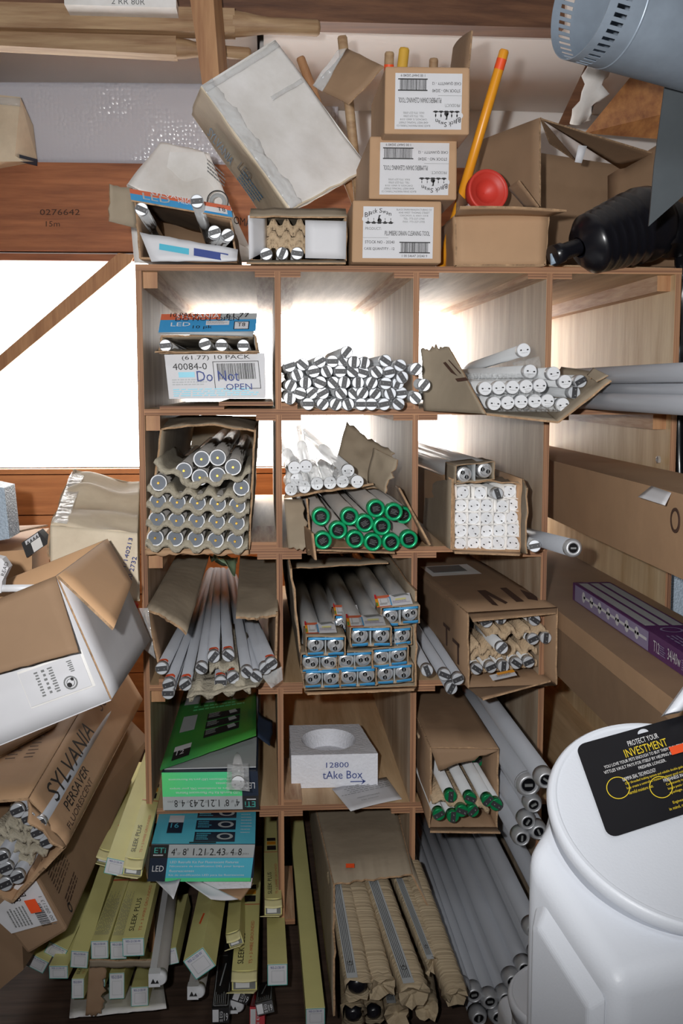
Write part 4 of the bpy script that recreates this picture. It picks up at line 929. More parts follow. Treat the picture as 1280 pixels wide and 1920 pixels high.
p = Pr((x0+.085, 2.47, .853), (0, -1.02, 0), (-.085, 0, 0)); p.rect(.02, .06, .46, .3, GREYP); p.rect(.02, .38, .46, .6, GREYP); p.rect(.02, .68, .46, .92, GREYP); p.disc(.5, .5, .25, LILAC, 1, r0=.2)
p.text('T12', .56, .15, .05, .25, LILAC); p.text('2/100', .64, .2, .05, .2, LILAC); p.text('48', .73, .2, .04, .25, LILAC); p.lines(.55, .6, .85, .9, 3, LILAC); p.done(r)
o = tag(MB().box(.93, 1.06, 2.55, 2.6, .5, 1.02, PANELB).build('textured_panel'), 'pale blue-white textured panel standing right of the shelf', 'panel')
r = tag(MB().sheet((.915, 2.42, 1.04), (1.2, 2.4, 1.02), (1.2, 2.5, 1.75), (.915, 2.5, 1.70), BLK, nu=20, nv=40, th=.01, wob=.05, seed=3, wf=2).build('black_plastic_sheet'), 'dark black plastic sheeting hanging right of the shelf', 'plastic')
tag(MB().box(.925, 1.2, 2.36, 2.7, 1.025, 1.045, BLKM).build('dark_lid_edge'), 'dark lid edge resting on the pale textured panel', 'lid')  # thin slab for the edge of a dark lid

# ================================================================ row 3
zs = ZS[2]
r = thing('drooping_tube_carton', 'grey carton with torn drooping top flaps around bare tubes', 'box')
MB().sheet(at(274, 1142, 2.27), at(349, 1190, 2.25), at(392, 1042, 2.85), at(330, 1042, 2.85), CARD_G, nu=14, nv=14, rag={'v0': .01}, wob=.004, bend=.006, seed=2, th=.005).build('left_top_flap', r)
MB().sheet(at(442, 1158, 2.28), at(521, 1150, 2.3), at(520, 1042, 2.85), at(450, 1042, 2.85), CARD_G, nu=14, nv=14, rag={'v0': .008}, wob=.004, bend=-.006, seed=3, th=.005).build('right_top_flap', r)
MB().sheet(at(272, 1144, 2.27), at(302, 1262, 2.27), at(340, 1230, 3.0), at(326, 1060, 3.0), CARD_D, nu=10, nv=8, rag={'v0': .012}, th=.004, seed=5).build('left_wall', r)
MB().sheet(at(519, 1148, 2.3), at(517, 1250, 2.3), at(502, 1200, 3.0), at(510, 1060, 3.0), CARD_D, nu=10, nv=8, rag={'v0': .012}, th=.004, seed=6).build('right_wall', r)
MB().sheet(at(258, 1140, 2.28), at(276, 1140, 2.26), at(292, 1235, 2.25), at(266, 1215, 2.27), FILM, nu=8, nv=20, wob=.014, seed=3, th=.0006, wf=4).build('torn_film', r)
mb = MB(); mb.sheet(at(490, 1268, 2.28), at(528, 1250, 2.3), at(530, 1275, 2.3), at(508, 1292, 2.26), FILM, nu=8, nv=8, wob=.01, seed=5, th=.0006, wf=4); mb.build('torn_film', r)
Z8 = lambda l: zoom(l, 2.2857, 0, 1000)
dd = [((692, 580), (880, 240)), ((722, 650), (900, 130)), ((720, 686), (890, 300)), ((793, 650), (905, 130)), ((863, 580), (925, 125)), ((915, 530), (935, 130)), ((978, 525), (955, 130)), ((945, 640), (945, 200)), ((998, 620), (975, 200)),
      ((1058, 597), (985, 130)), ((1097, 615), (990, 200)), ((1137, 580), (1000, 170)), ((1163, 560), (1020, 200))]
lb = ['leftmost tube, orange-marked', 'upper of the two crossing ends at lower left', 'lowest hanging end at lower left', 'orange-marked tube fourth from left', 'bare tube left of the centre pair',
      'left of the raised centre pair', 'right of the raised centre pair', 'lower centre tube on the pulp tray', 'second lower tube on the pulp tray', 'fourth tube from right edge', 'lowest of the right four', 'second from right, just below last', 'rightmost tube with orange dot']
for i, ((c, bk), l) in enumerate(zip(dd, lb)):
    x, y = Z8([c])[0]; bx_, by_ = Z8([bk])[0]
    a = at(x, y, 2.22 if i < 3 else 2.25); q = at(bx_, 1072 if by_ < 1070 else by_+8, 3.35); q.z = min(max(q.z, .70), .9)
    rt = dup(P_T8, frame(a, q, (.1, .3, 0, .6, -.6, .9, -.7, 0, .6, -.8, -.7, .8, .6)[i]) @ Matrix.Diagonal((1, .94, 1, 1)), 'dusty tube in drooping carton: '+l, 'tube', 'dusty tubes in the drooping carton')
    if i in (0, 1, 3, 5, 6, 7, 8, 12):
        up_ = rt.matrix_world.to_3x3().inverted() @ V((0, 0, 1)); a0 = math.atan2(up_.z, up_.x)
        mb = MB(); vs = []
        for k in range(9):
            t = a0+math.radians(-52+13*k)
            for y_ in (.024, .040): vs.append((.0126*math.cos(t), y_+.003*math.sin(k), .0126*math.sin(t)))
        mb.add(vs, [(2*k, 2*k+1, 2*k+3, 2*k+2) for k in range(8)], ORANGE, True); mb.build('orange_mark', rt, origin=(0, 0, 0))
tray('upper grey pulp tray among the dusty tubes', at(392, 1252, 2.27), at(448, 1250, 2.27), (-.02, .35, .02), 2, .007, hang=.006, seed=1)
tray('pulp tray hanging out below the dusty tubes', at(352, 1300, 2.24), at(468, 1284, 2.24), (.0, .35, .03), 3, .008, hang=.012, seed=2)
o = tag(MB().sheet(at(350, 1308, 2.22), at(480, 1288, 2.22), at(500, 1266, 2.3), at(360, 1275, 2.3), PULP, nu=16, nv=6, rag={'v0': .01}, wob=.006, th=.003).build('cardboard_layer'), 'torn grey board under the hanging pulp tray', 'cardboard')
o = tag(MB().sheet(at(392, 1042, 2.9), at(446, 1042, 2.9), at(440, 1080, 2.7), at(410, 1046, 2.7), mat('greenish_bag', (150, 176, 140), rough=.2, var=.2), nu=10, nv=8, wob=.02, seed=7, th=.001).build('greenish_bag'), 'small greenish plastic bag scrap behind the dusty tubes', 'plastic')

# U-lamp packs
r, P = open_carton('lamp_carton', 'open grey carton of silver-capped lamps with blue trim', (546, 1066), (779, 1108), (779, 1287), (572, 1297), 2.29, (-.02, 1.1, .01), CARD_G, seed=71, rag=.004, top=False)
# walls lowered toward the back are kept; remaining top panel at the rear
MB().sheet(at(545, 1066, 2.62), at(728, 1056, 2.62), at(712, 1036, 3.2), at(545, 1036, 3.2), CARD_G, nu=10, nv=4, rag={'v0': .006}, wob=.003).build('rear_top_panel', r)
MB().sheet(at(570, 1296, 2.29), at(780, 1288, 2.29), at(776, 1294, 2.25), at(576, 1302, 2.25), CARD, nu=20, nv=2, rag={'v1': .006}).build('bottom_flap', r)
Z9 = lambda l: zoom(l, 3.5556, 500, 1020)
def q4(*l, Y=2.2, YB=2.26):
    l = Z9(l); return [at(l[0][0], l[0][1], YB), at(l[1][0], l[1][1], YB), at(l[2][0], l[2][1], Y), at(l[3][0], l[3][1], Y)]
W = V((-.03, 1.0, .02))
lamp_pack('twin lamp pack with rainbow label, left of the top three', Z9([(325, 675), (460, 675)]), 2.20, W, labelq=q4((250, 532), (450, 525), (505, 600), (262, 604), Y=2.19))
lamp_pack('twin lamp pack with rainbow label, centre of the top three', Z9([(620, 615), (765, 612)]), 2.17, W, labelq=q4((525, 485), (770, 475), (815, 555), (540, 560), Y=2.16))
lamp_pack('twin lamp pack with rainbow label, upper right in blue-trimmed carton', Z9([(822, 482), (955, 465)]), 2.26, W, labelq=q4((715, 355), (950, 330), (990, 405), (735, 430), Y=2.255, YB=2.3))
W = V((-.0, .9, .0))
for row, ly in (((((290, 790), (417, 788)), ((527, 780), (645, 770)), ((762, 757), (880, 740))), 'middle layer'), ((((308, 893), (432, 893)), ((543, 886), (668, 880)), ((790, 868), (912, 855))), 'bottom layer')):
    for i, pr_ in enumerate(row):
        lamp_pack(f'twin lamp pack in blue-trimmed carton, {ly}, {ORD[i]} from left', Z9(pr_), 2.25, W)
lamp_pack('partly hidden twin lamp pack right side below the upper right one', Z9([(800, 625), (905, 608)]), 2.285, W)
lamp_pack('partly hidden twin lamp pack behind the left and centre ones', Z9([(505, 530), (625, 530)]), 2.36, W, labelq=q4((440, 412), (600, 412), (600, 480), (455, 482), Y=2.35, YB=2.4))

# column 3 row 3
bundle(P_T8, [zoom([(100, 1225), (180, 1245), (243, 1265), (212, 1308)], 2.4615, 760, 760)], 2.27, 'bare grey tube left of the brown tray carton, {n}', 'tube', 'bare tubes beside the tray carton', back=lambda c, p: V((max(p.x-.005, .345), 3.45, .70)), spins=[-1.2, -.4, 1.1, .4])
r, P = open_carton('tray_tube_carton', 'open brown carton with tan pulp trays, third bin middle row', (877, 1150), (1044, 1140), (1042, 1284), (878, 1290), 2.32, (-.075, 1.1, 0), CARD_D, seed=81, rag=.002)
W = V((-.075, 1.1, 0))
MB().sheet(P[3], P[2], at(1032, 1277, 2.18), at(905, 1312, 2.12), CARD_D, nu=6, nv=6).build('bottom_flap', r)
MB().sheet(P[0]+V((0, -.001, .001)), P[1]+V((0, -.001, .001)), at(1042, 1150, 2.30), at(886, 1165, 2.26), CARD_D, nu=6, nv=3).build('top_flap', r)
p = Pr(P[0]+W*.75, (P[1]-P[0]), W*-.7, .004); p.rect(.1, .3, .75, .5, DIRTY); p.rect(.15, .34, .6, .46, MIDG, 1); p.quad([(.35, 1.0), (.4, .78), (.5, .78), (.55, .98), (.5, 1.0), (.45, .86), (.4, 1.02)], BROWNINK, 0)
p.quad([(.65, .98), (.7, .76), (.78, .76), (.74, .98)], BROWNINK, 0); p.quad([(.82, .95), (.9, .8), (.98, .9), (.9, .98)], BROWNINK, 0); p.done(r)
p = Pr(P[0]+W*.25, W*-.24, P[3]-P[0], .004); p.rect(.2, .4, .45, .45, BROWNINK, 0); p.rect(.3, .45, .35, .7, BROWNINK, 0); p.rect(.55, .5, .8, .55, BROWNINK, 0); p.rect(.72, .5, .78, .8, BROWNINK, 0); p.done(r, 'printed_arrows')
p = Pr(at(917, 1268, 2.27), at(962, 1258, 2.27)-at(917, 1268, 2.27), at(924, 1278, 2.24)-at(917, 1268, 2.27), .002); p.rect(0, 0, 1, 1, WHITE, 0); p.rect(.3, .0, 1, .5, YELH, 1); p.lines(.2, .55, .95, .95, 2, MIDG); p.done(r)
Zc = lambda l: zoom(l, 2.4615, 760, 760)
for i, (a, b_, n_, l) in enumerate((((385, 1045), (660, 1030), 4, 'top'), ((300, 1105), (470, 1130), 3, 'second'), ((300, 1150), (605, 1110), 5, 'third'), ((300, 1200), (605, 1165), 5, 'lowest'))):
    (ax_, ay), (bx_, by_) = Zc([a, b_]); tray(f'tan pulp tray in brown carton, {l}', at(ax_, ay, 2.35+.01*i), at(bx_, by_, 2.35+.01*i), (-.03, .5, .0), n_, .009, m=PULP_B, hang=.012, seed=i+3, group='tan trays in brown carton')
x, y = Zc([(445, 1120)])[0]; o = dup(P_T8S, frame(at(x, y, 2.22), at(*Zc([(300, 985)])[0], 2.75), .8), 'tube with orange mark jutting forward in brown tray carton', 'tube', 'tubes in the brown tray carton')
bundle(P_T8S, [Zc([(440, 985), (375, 1000), (597, 992)]), Zc([(590, 1080), (648, 1075)]), Zc([(330, 1218), (395, 1210), (453, 1206), (513, 1192), (570, 1186)])], 2.34, 'tube end in brown tray carton, {r}, {n}', 'tube', 'tubes in the brown tray carton', rows=['top layer', 'middle pair', 'bottom layer'], back=lambda c, p: V((p.x-.04, 3.1, p.z+.01)), spins=[.4, 1.5, -.6])

# ================================================================ row 4
zs = ZS[3]
def kit_carton(label, tl, tr, br, bl, Y, dep, top, side, flip, inks):
    r = thing('led_kit_carton', label, 'box'); P = [at(*q, Y) for q in (tl, tr, br, bl)]; W = V((0, dep, 0))
    mb = MB(); mb.hexa(P+[q+W for q in P], side); mb.build('body', r)
    p = Pr(P[0], P[1]-P[0], P[3]-P[0], .001, flip=flip)
    p.rect(0, .0, 1, .36, GREYP, 0); p.rect(0, 0, .17, .36, BLACK, 1); p.rect(0, .36, .17, 1, NAVY, 1); p.rect(.17, .36, 1, 1, AQUA if flip else SKY, 1); p.rect(.17, .9, 1, 1, AQUA, 2)
    p.text('ETi', .035, .07, .11, .15, TEAL, 3); p.lines(.03, .26, .15, .33, 1, WHITE, 3); p.text('LED', .035, .56, .11, .16, WHITE, 3)
    for t, a, w_ in (("4'", .2, .05), ("8'", .31, .05), ('1.21', .41, .12), ('2.43', .57, .15), ('4', .77, .035), ('8', .845, .035)): p.text(t, a, .09, w_, .19, BLACK, 3)
    for a in (.26, .535, .725, .81): p.text('or', a, .2, .03, .07, MIDG, 3)
    p.text('pies', .89, .2, .06, .08, MIDG, 3)
    for i, t in enumerate(('LED Retrofit Kit For Fluorescent Fixtures', 'Nécessaire de modification DEL pour lampes', 'fluorescentes', 'Kit de modificación LED para las fluorescente')):
        p.text(t, .2, .43+i*.12, (.66, .72, .24, .73)[i], .065, WHITE, 3)
    p.done(r, 'printed_front'); return r, P, W
r, P, W = kit_carton('green topped LED kit carton in the fourth row, front print upside down', (303, 1448), (483, 1446), (485, 1517), (306, 1519), 2.33, .9, GREENP, NAVY, True, None)
t0, t1, t2, t3 = at(300, 1446, 2.32)+V((0, 0, .003)), at(480, 1378, 2.46), at(480, 1292, 2.95), at(345, 1300, 2.95)
MB().sheet(t0, t1, t2, t3, GREENP, nu=12, nv=8, th=.003, wob=.001, rag={'v0': .003}).build('lid_flap', r)
p = Pr(t3, t2-t3, t0-t3, .004); p.E = t1-t2-t0+t3; p.N = V((0, -.35, .93)).normalized()
for q in range(4): p.rect(.06+q*.21, .04, .25+q*.21, .22, GREYP, 0)
p.lines(.2, .26, .85, .36, 2, AQUA, 0, seed=3)
for q in range(3): p.rect(.4, .42+q*.13, .8, .53+q*.13, BLACK, 0); p.lines(.42, .44+q*.13, .56, .52+q*.13, 4, GREYP, 1, seed=q); p.quad([(.66, .45+q*.13), (.74, .44+q*.13), (.77, .5+q*.13), (.68, .51+q*.13)], GREYP, 1)
p.rect(.1, .4, .27, .62, GREYP, 0); p.rect(.1, .8, .28, .86, WHITE, 0); p.rect(.1, .86, .28, .96, BLACK, 0); p.text('12', .14, .88, .08, .05, WHITE, 1); p.done(r, 'printed_lid')
MB().sheet(at(484, 1335, 2.6), at(510, 1352, 2.6), at(506, 1398, 2.5), at(483, 1380, 2.5), NAVY, nu=6, nv=6, wob=.005, th=.002, rag={'u1': .006}).build('torn_side', r)
dup(P_CLW, frame(at(446, 1468, 2.24), at(444, 1385, 2.62), .5) @ Matrix.Diagonal((1.05, .35, 1.05, 1)), 'clear wrapped tube lying on the green kit carton', 'tube')
mb = MB(); mb.sheet(at(426, 1432, 2.30), at(466, 1432, 2.30), at(468, 1486, 2.2), at(424, 1484, 2.2), FILM, nu=12, nv=12, wob=.01, seed=4, th=.0006, wf=4)
tag(mb.build('clear_film_wrap'), 'clear film wrap over the tube end on green kit carton', 'plastic sleeve')
MB().box(P[0].x+.004, P[1].x-.004, 2.345, 2.9, P[0].z+.0005, P[0].z+.003, GREYP).build('foam_liner', r)
# foam block with round hollow
r = thing('foam_block', 'white foam block with round hollow and handwriting', 'foam block')
x0, x1 = at(546, 1470, 2.5).x, at(708, 1470, 2.5).x; z0, z1 = zs+.001, .447; ya, yb = 2.5, 2.73
nu = 28; mb = MB(); cx, cy_, rx, ry = (x0+x1)/2-.008, (ya+yb)/2, .066, .085
sk = lambda y: .025*(y-ya)/(yb-ya)
n = 48; out = []; inn = []; inb = []
for i in range(n):
    t = 2*math.pi*i/n; c, s_ = math.cos(t), math.sin(t); k = 1/max(abs(c), abs(s_))
    yy = (ya+yb)/2+s_*k*(yb-ya)/2; out.append(V(((x0+x1)/2+c*k*(x1-x0)/2-(sk(yy) if c > 0 else 0)+.002*noise.noise(V((i*.9, 1, 1))), yy, z1)))
    inn.append(V((cx+c*rx, cy_+s_*ry, z1-.001))); inb.append(V((cx+c*rx*.8, cy_+s_*ry*.8, z1-.04)))
bot = [V((p.x, p.y, z0)) for p in out]
vs = out+inn+inb+bot; fs = []
for i in range(n):
    j = (i+1) % n; fs += [(i, j, n+j, n+i), (n+i, n+j, 2*n+j, 2*n+i), (j, i, 3*n+i, 3*n+j)]
fs += [tuple(range(2*n, 3*n)), tuple(range(3*n, 4*n))[::-1]]
mb.add(vs, fs, FOAM); mb.build('block', r)
p = Pr(V((x0, ya, z1)), V((x1-x0, 0, 0)), V((0, 0, z0-z1)), .0015); p.text('12800', .4, .22, .26, .16, INKBLUE); p.text('tAke Box', .36, .48, .46, .24, INKBLUE); p.rect(.68, .8, .84, .83, INKBLUE, 2); p.quad([(.8, .72), (.86, .81), (.8, .92), (.83, .81)], INKBLUE, 2); p.done(r, 'handwriting')
pc = [(622, 1479), (724, 1457), (753, 1498), (657, 1521)]
P4 = [V(atz(x, y, .369)) for x, y in pc]
r = thing('paper_sheet', 'white printed paper sheet on the shelf before the foam block', 'paper')
MB().sheet(P4[3], P4[2], P4[1], P4[0], WHITE, nu=8, nv=6, th=.0008, bend=.002).build('sheet', r)
p = Pr(P4[1], P4[0]-P4[1], P4[2]-P4[1], .004); p.N = V((0, 0, 1)); p.lines(.05, .12, .95, .5, 5, MIDG, 0, seed=4, fill=.25); p.text('Authorized Representative', .3, .62, .4, .06, MIDG, 0); p.text('warranty card', .35, .74, .3, .05, MIDG, 0); p.done(r)
# green T8 carton
r, P = open_carton('green_tube_carton', 'brown carton of green-capped tubes with torn front, fourth row', (808, 1402), (934, 1404), (931, 1552), (806, 1552), 2.255, (-.0, 1.0, .0), CARD_D, seed=91, rag=.004)
MB().sheet(P[0]+V((-.001, -.002, 0)), P[1]+V((0, -.002, 0)), at(932, 1408, 2.25), at(822, 1445, 2.25), CARD_D, nu=10, nv=4, rag={'v1': .006}, th=.004).build('torn_front', r)
MB().sheet(P[3], P[2], at(938, 1562, 2.17), at(806, 1560, 2.17), CARD_D, nu=10, nv=3, rag={'v1': .004}).build('bottom_flap', r)
tray('pulp tray lying on top of the green-capped tube carton, nearer', at(784, 1377, 2.42), at(920, 1377, 2.42), (0, .16, 0), 5, .006, hang=.004, m=PULP_B, seed=1, group='trays on the green tube carton')
tray('pulp tray lying on top of the green-capped tube carton, farther', at(786, 1352, 2.58), at(905, 1352, 2.58), (0, .16, 0), 5, .006, hang=.004, m=PULP_B, seed=2, group='trays on the green tube carton')
tray('middle pulp tray between the green-capped tubes', at(812, 1497, 2.22), at(918, 1515, 2.22), (0, .5, 0), 3, .006, hang=.006, m=PULP_B, seed=4)
Zg = lambda l: zoom(l, 2.56, 520, 1280)
bundle(P_GT8, [Zg([(960, 380, 2.42)]), Zg([(833, 465, 2.42), (770, 525, 2.36)]), Zg([(832, 548), (925, 558), (1010, 568), (1050, 588)]), Zg([(775, 635), (843, 645), (885, 618), (938, 618)])], 2.20, 'green-capped tube in torn brown carton, {r}, {n}', 'tube', 'green-capped tubes', rows=['topmost', 'upper left', 'middle row', 'bottom row'], back=lambda c, p: V((max(p.x-.02, .345), 3.2, p.z+.02)), spins=[.8, -.6, .5, 1.5, -.4])
# big grey tubes right of it
for i, (c, pr_, l) in enumerate((((1207, 495), P_JUMBO, 'thickest grey tube with dark collar right of the green carton'), ((1232, 590), P_BIG, 'grey aluminium-collared tube just under the thickest one'), ((1203, 672), P_BIG, 'grey aluminium-collared tube, third down beside the white bin'), ((1175, 750), P_BIG, 'lowest grey tube right of the green carton'), ((1256, 720), P_BIG, 'grey tube end half hidden behind bin rim'), ((1290, 470), P_BIG, 'long grey tube above the thickest one'))):
    x, y = Zg([c])[0]; a = at(x, y, 2.12 if i != 5 else 1.95); q = V((a.x-.015, 3.4, a.z+.015))
    dup(pr_, frame(a, q, .5*i), l, 'tube', 'thick grey tubes in the fourth row')

# ================================================================ row 5
r, P, W = kit_carton('blue topped LED kit carton hanging out of the bottom left bin', (284, 1583), (478, 1583), (475, 1646), (276, 1652), 2.24, .8, SKY, NAVY, False, None)
p = Pr(P[0]+W*.27, P[1]-P[0], W*-.27, .001); p.rect(0, 0, 1, 1, SKY)
for q in range(3): p.rect(.4, .12+q*.3, .8, .36+q*.3, NAVY, 1); p.lines(.42, .16+q*.3, .56, .34+q*.3, 4, SKY, 2, seed=q); p.disc(.7, .24+q*.3, .08, GREYP, 2, r0=.05)
p.rect(.12, .3, .27, .48, WHITE, 1); p.rect(.12, .48, .27, .75, NAVY, 1); p.text('16', .15, .52, .08, .12, SKY, 3); p.lines(.85, .1, .97, .8, 9, WHITE, 1, seed=8, fill=.2); p.rect(.36, .965, .62, .995, BLACK, 1); p.done(r, 'printed_top')
MB().hexa([at(376, 1645, 2.26), at(474, 1641, 2.26), at(470, 1665, 2.26), at(390, 1668, 2.26)]+[q+V((0, .25, 0)) for q in (at(376, 1645, 2.26), at(474, 1641, 2.26), at(470, 1665, 2.26), at(390, 1668, 2.26))], FOAM).build('foam_liner', r)
MB().sheet(at(388, 1660, 2.3), at(475, 1656, 2.3), at(452, 1687, 2.24), at(415, 1680, 2.24), CARD, nu=6, nv=6, th=.003).build('inner_flap', r)
MB().sheet(at(340, 1648, 2.25), at(368, 1648, 2.25), at(446, 1686, 2.2), at(395, 1686, 2.19), WHITE, nu=8, nv=4, th=.001, bend=.003).build('torn_paper', r)
MB().sheet(at(292, 1652, 2.22), at(338, 1648, 2.22), at(326, 1684, 2.17), at(322, 1682, 2.17), WHITE, nu=6, nv=4, th=.001, bend=.004).build('torn_paper', r)
MB().sheet(at(283, 1588, 2.24), at(277, 1650, 2.24), at(268, 1600, 2.2), at(272, 1585, 2.2), CARD_G, nu=6, nv=4, th=.002).build('side_flap', r)

# fixture boxes (yellow) and others
def stick_box(label, near, far, w_, h, roll=0., m=YEL, end='label', side=None, name='fixture_box', group='yellow fixture boxes', Ln=None, top=None):
    "long square box from its printed near end toward the far point"
    A_, B_ = at(*near), at(*far); ax = (B_-A_).normalized(); L = Ln or (B_-A_).length
    x = ax.cross(V((0, 0, 1))).normalized(); zv = x.cross(ax); c, s_ = math.cos(roll), math.sin(roll)
    U, Z = x*c+zv*s_, zv*c-x*s_
    r = thing(name, label, 'box', group)
    tl, tr, br, bl = A_-U*w_/2+Z*h/2, A_+U*w_/2+Z*h/2, A_+U*w_/2-Z*h/2, A_-U*w_/2-Z*h/2; W = ax*L
    mb = MB(); mb.hexa([tl, tr, br, bl]+[q+W for q in (tl, tr, br, bl)], m); mb.build('body', r)
    p = Pr(tl, tr-tl, bl-tl, .0012)
    if end == 'label':
        p.rect(0, 0, 1, 1, WHITE, 0); p.edge(.0, .0, 1, 1, TEAL, .03, 1); p.edge(.2, .3, .85, .85, GREYP, .02, 1); p.text('905-21/30-W', .15, .08, .7, .13, INKBLUE); p.done(r, 'end_label')
    elif end == 'open':
        mb = MB(); mb.sheet(tl+V((0, -.001, 0)), tr+V((0, -.001, 0)), tr-Z*.01-ax*.028, tl-Z*.01-ax*.028, YEL2, nu=4, nv=4, th=.0012, bend=.003)
        mb.sheet(br, bl, bl+Z*.004-ax*.02-U*.01, br+Z*.004-ax*.024-U*.006, YEL2, nu=4, nv=4, th=.0012); mb.build('end_flap', r)
        p.rect(.06, .06, .94, .94, MIDG, 0); p.rect(.15, .15, .7, .85, CAPW, 1); p.done(r, 'fixture_end')
    if side == 'sleek':
        p = Pr(tl, ax*min(L, .5), tr-tl, .001); p.N = Z
        p.text('SLEEK PLUS', .06, .2, .32, .24, BLACK, 0); p.text('T5 + 3-WIRE GROUNDED', .06, .66, .46, .14, ORP, 0); p.rect(.72, .0, .73, 1, ORP, 0); p.rect(.76, .2, .84, .8, BLACK, 0); p.rect(.86, .2, .92, .8, YELH, 0); p.rect(.93, .2, .99, .8, BLACK, 0); p.done(r, 'lettering')
    elif side == 'fine':
        p = Pr(tl, ax*min(L, .5), tr-tl, .001); p.N = Z; p.lines(.05, .08, .5, .92, 12, MIDG, 0, seed=3, fill=.3); p.rect(.62, 0, .64, 1, ORP, 0); p.done(r, 'lettering')
    elif side == 'red':
        p = Pr(tr, ax*min(L, .5), tl-tr, .001); p.N = Z; p.quad([(.3, .4), (.4, .25), (.42, .35), (.32, .5)], ORANGE, 0); p.done(r, 'orange_sticker')
    return r
w1 = .037
SB = [((105, 1783, 2.22), (262, 1455, 3.1), .042, .028, -.5, 'label', None, 'yellow fixture box end, tilted, upper left of the heap'),
      ((70, 1806, 2.2), (250, 1470, 3.1), .04, .028, -.5, 'label', None, 'yellow fixture box end farthest left in the heap'),
      ((110, 1822, 2.17), (240, 1560, 2.9), .038, .027, 0, 'label', None, 'yellow fixture box, lowest at far left of heap'),
      ((149, 1798, 2.14), (262, 1440, 3.1), .034, .036, -.1, 'label', None, 'long yellow fixture box left of the row of three'),
      ((187, 1780, 2.14), (285, 1500, 3.1), .034, .036, 0, 'label', 'fine', 'yellow fixture box with fine print, left of the front three'),
      ((222, 1781, 2.15), (300, 1500, 3.1), .032, .036, 0, 'label', 'fine', 'yellow fixture box with fine print, middle of the front three'),
      ((250, 1775, 2.10), (318, 1500, 3.0), .042, .036, 0, 'label', 'sleek', 'yellow fixture box with black lettering, right of the front three'),
      ((146, 1853, 2.12), (200, 1740, 2.5), .024, .038, 0, 'label', 'sleek', 'yellow fixture box standing on edge at lower left'),
      ((183, 1836, 2.16), (230, 1730, 2.6), .03, .03, 0, 'label', None, 'lower layer yellow fixture box end, left'),
      ((219, 1848, 2.15), (260, 1740, 2.6), .03, .05, 0, 'label', None, 'lower layer yellow fixture box end, middle'),
      ((262, 1868, 2.12), (290, 1760, 2.6), .034, .036, 0, 'label', None, 'lower layer yellow fixture box end, right'),
      ((215, 1625, 2.10), (292, 1395, 2.9), .036, .032, -.25, 'label', None, 'upper yellow fixture box leaning beside the shelf side panel'),
      ((196, 1606, 2.30), (285, 1425, 3.1), .03, .03, -.25, 'open', 'red', 'yellow fixture box with opened end and red mark, behind upper one'),
      ((250, 1625, 2.06), (300, 1440, 2.75), .036, .034, -.15, 'open', 'sleek', 'opened yellow fixture box with electronics end showing'),
      ((321, 1793, 2.2), (345, 1690, 2.55), .026, .032, .2, 'label', None, 'yellow fixture box end right of the clear fixture'),
      ((374, 1806, 2.05), (412, 1600, 2.75), .046, .044, .6, 'label', 'red', 'large yellow fixture box with diamond-turned end and orange mark'),
      ((458, 1838, 2.1), (474, 1600, 2.9), .05, .04, 0, 'open', 'sleek', 'opened yellow fixture box with black lettering, centre'),
      ((440, 1760, 2.2), (448, 1640, 2.7), .03, .03, .3, 'open', None, 'small opened yellow box behind the black ones'),
      ((512, 1700, 2.34), (506, 1520, 3.2), .038, .036, 0, 'open', 'sleek', 'yellow fixture box beside divider, flap open, upper'),
      ((520, 1827, 2.12), (512, 1600, 3.0), .040, .042, 0, 'label', None, 'yellow fixture box beside divider, closed white end'),
      ((591, 1905, 2.08), (553, 1520, 3.2), .038, .034, 0, 'label', None, 'very long yellow fixture box alone in second bottom bin'),
      ]
for n_, f_, a, b_, ro, en, si, l in SB: stick_box(l, n_, f_, a, b_, ro, YEL, en, si)
def led_box(label, near, far, w_, h, m, roll=0, group='black and red led boxes'):
    r = stick_box(label, near, far, w_, h, roll, m, None, None, 'led_box', group)
    A_, B_ = at(*near), at(*far); ax = (B_-A_).normalized(); x = ax.cross(V((0, 0, 1))).normalized(); zv = x.cross(ax)
    c, s_ = math.cos(roll), math.sin(roll); U, Z = x*c+zv*s_, zv*c-x*s_
    tl = A_-U*w_/2+Z*h/2; p = Pr(tl, U*w_, -Z*h, .0012); p.rect(.05, .1, .4, .9, WHITE); p.text('LED', .46, .2, .2, .4, WHITE); p.text('4W', .46, .68, .2, .2, WHITE); p.text('19', .72, .3, .22, .5, REDP if m is REDP else WHITE); p.done(r, 'end_label')
    p = Pr(tl, ax*.3, U*w_, .001); p.N = Z; p.lines(.05, .15, .25, .85, 6, GREYP, 0, seed=2, fill=.3); p.quad([(.35, .3), (.75, .55), (.75, .62), (.35, .38)], GREYP, 0); p.text('CONTENT', .02, .1, .02, .8, WHITE, 0); p.edge(.03, .06, .9, .94, GREYP, .004, 0); p.done(r, 'lettering')
    return r
BLKB = mat('black_box_print', (34, 33, 36), rough=.45, var=.1)
led_box('black led box, nearest, with white panel end, left one', (413, 1904, 2.07), (428, 1755, 2.5), .034, .03, BLKB)
led_box('black led box leaning under the small opened yellow box', (452, 1868, 2.1), (440, 1735, 2.5), .034, .026, BLKB, -.4)
led_box('red led box at bottom centre on the floor', (482, 1908, 2.1), (494, 1850, 2.4), .03, .04, REDP)
led_box('small black led box lying across the red one', (496, 1890, 2.04), (500, 1850, 2.3), .034, .022, BLKB, .2)
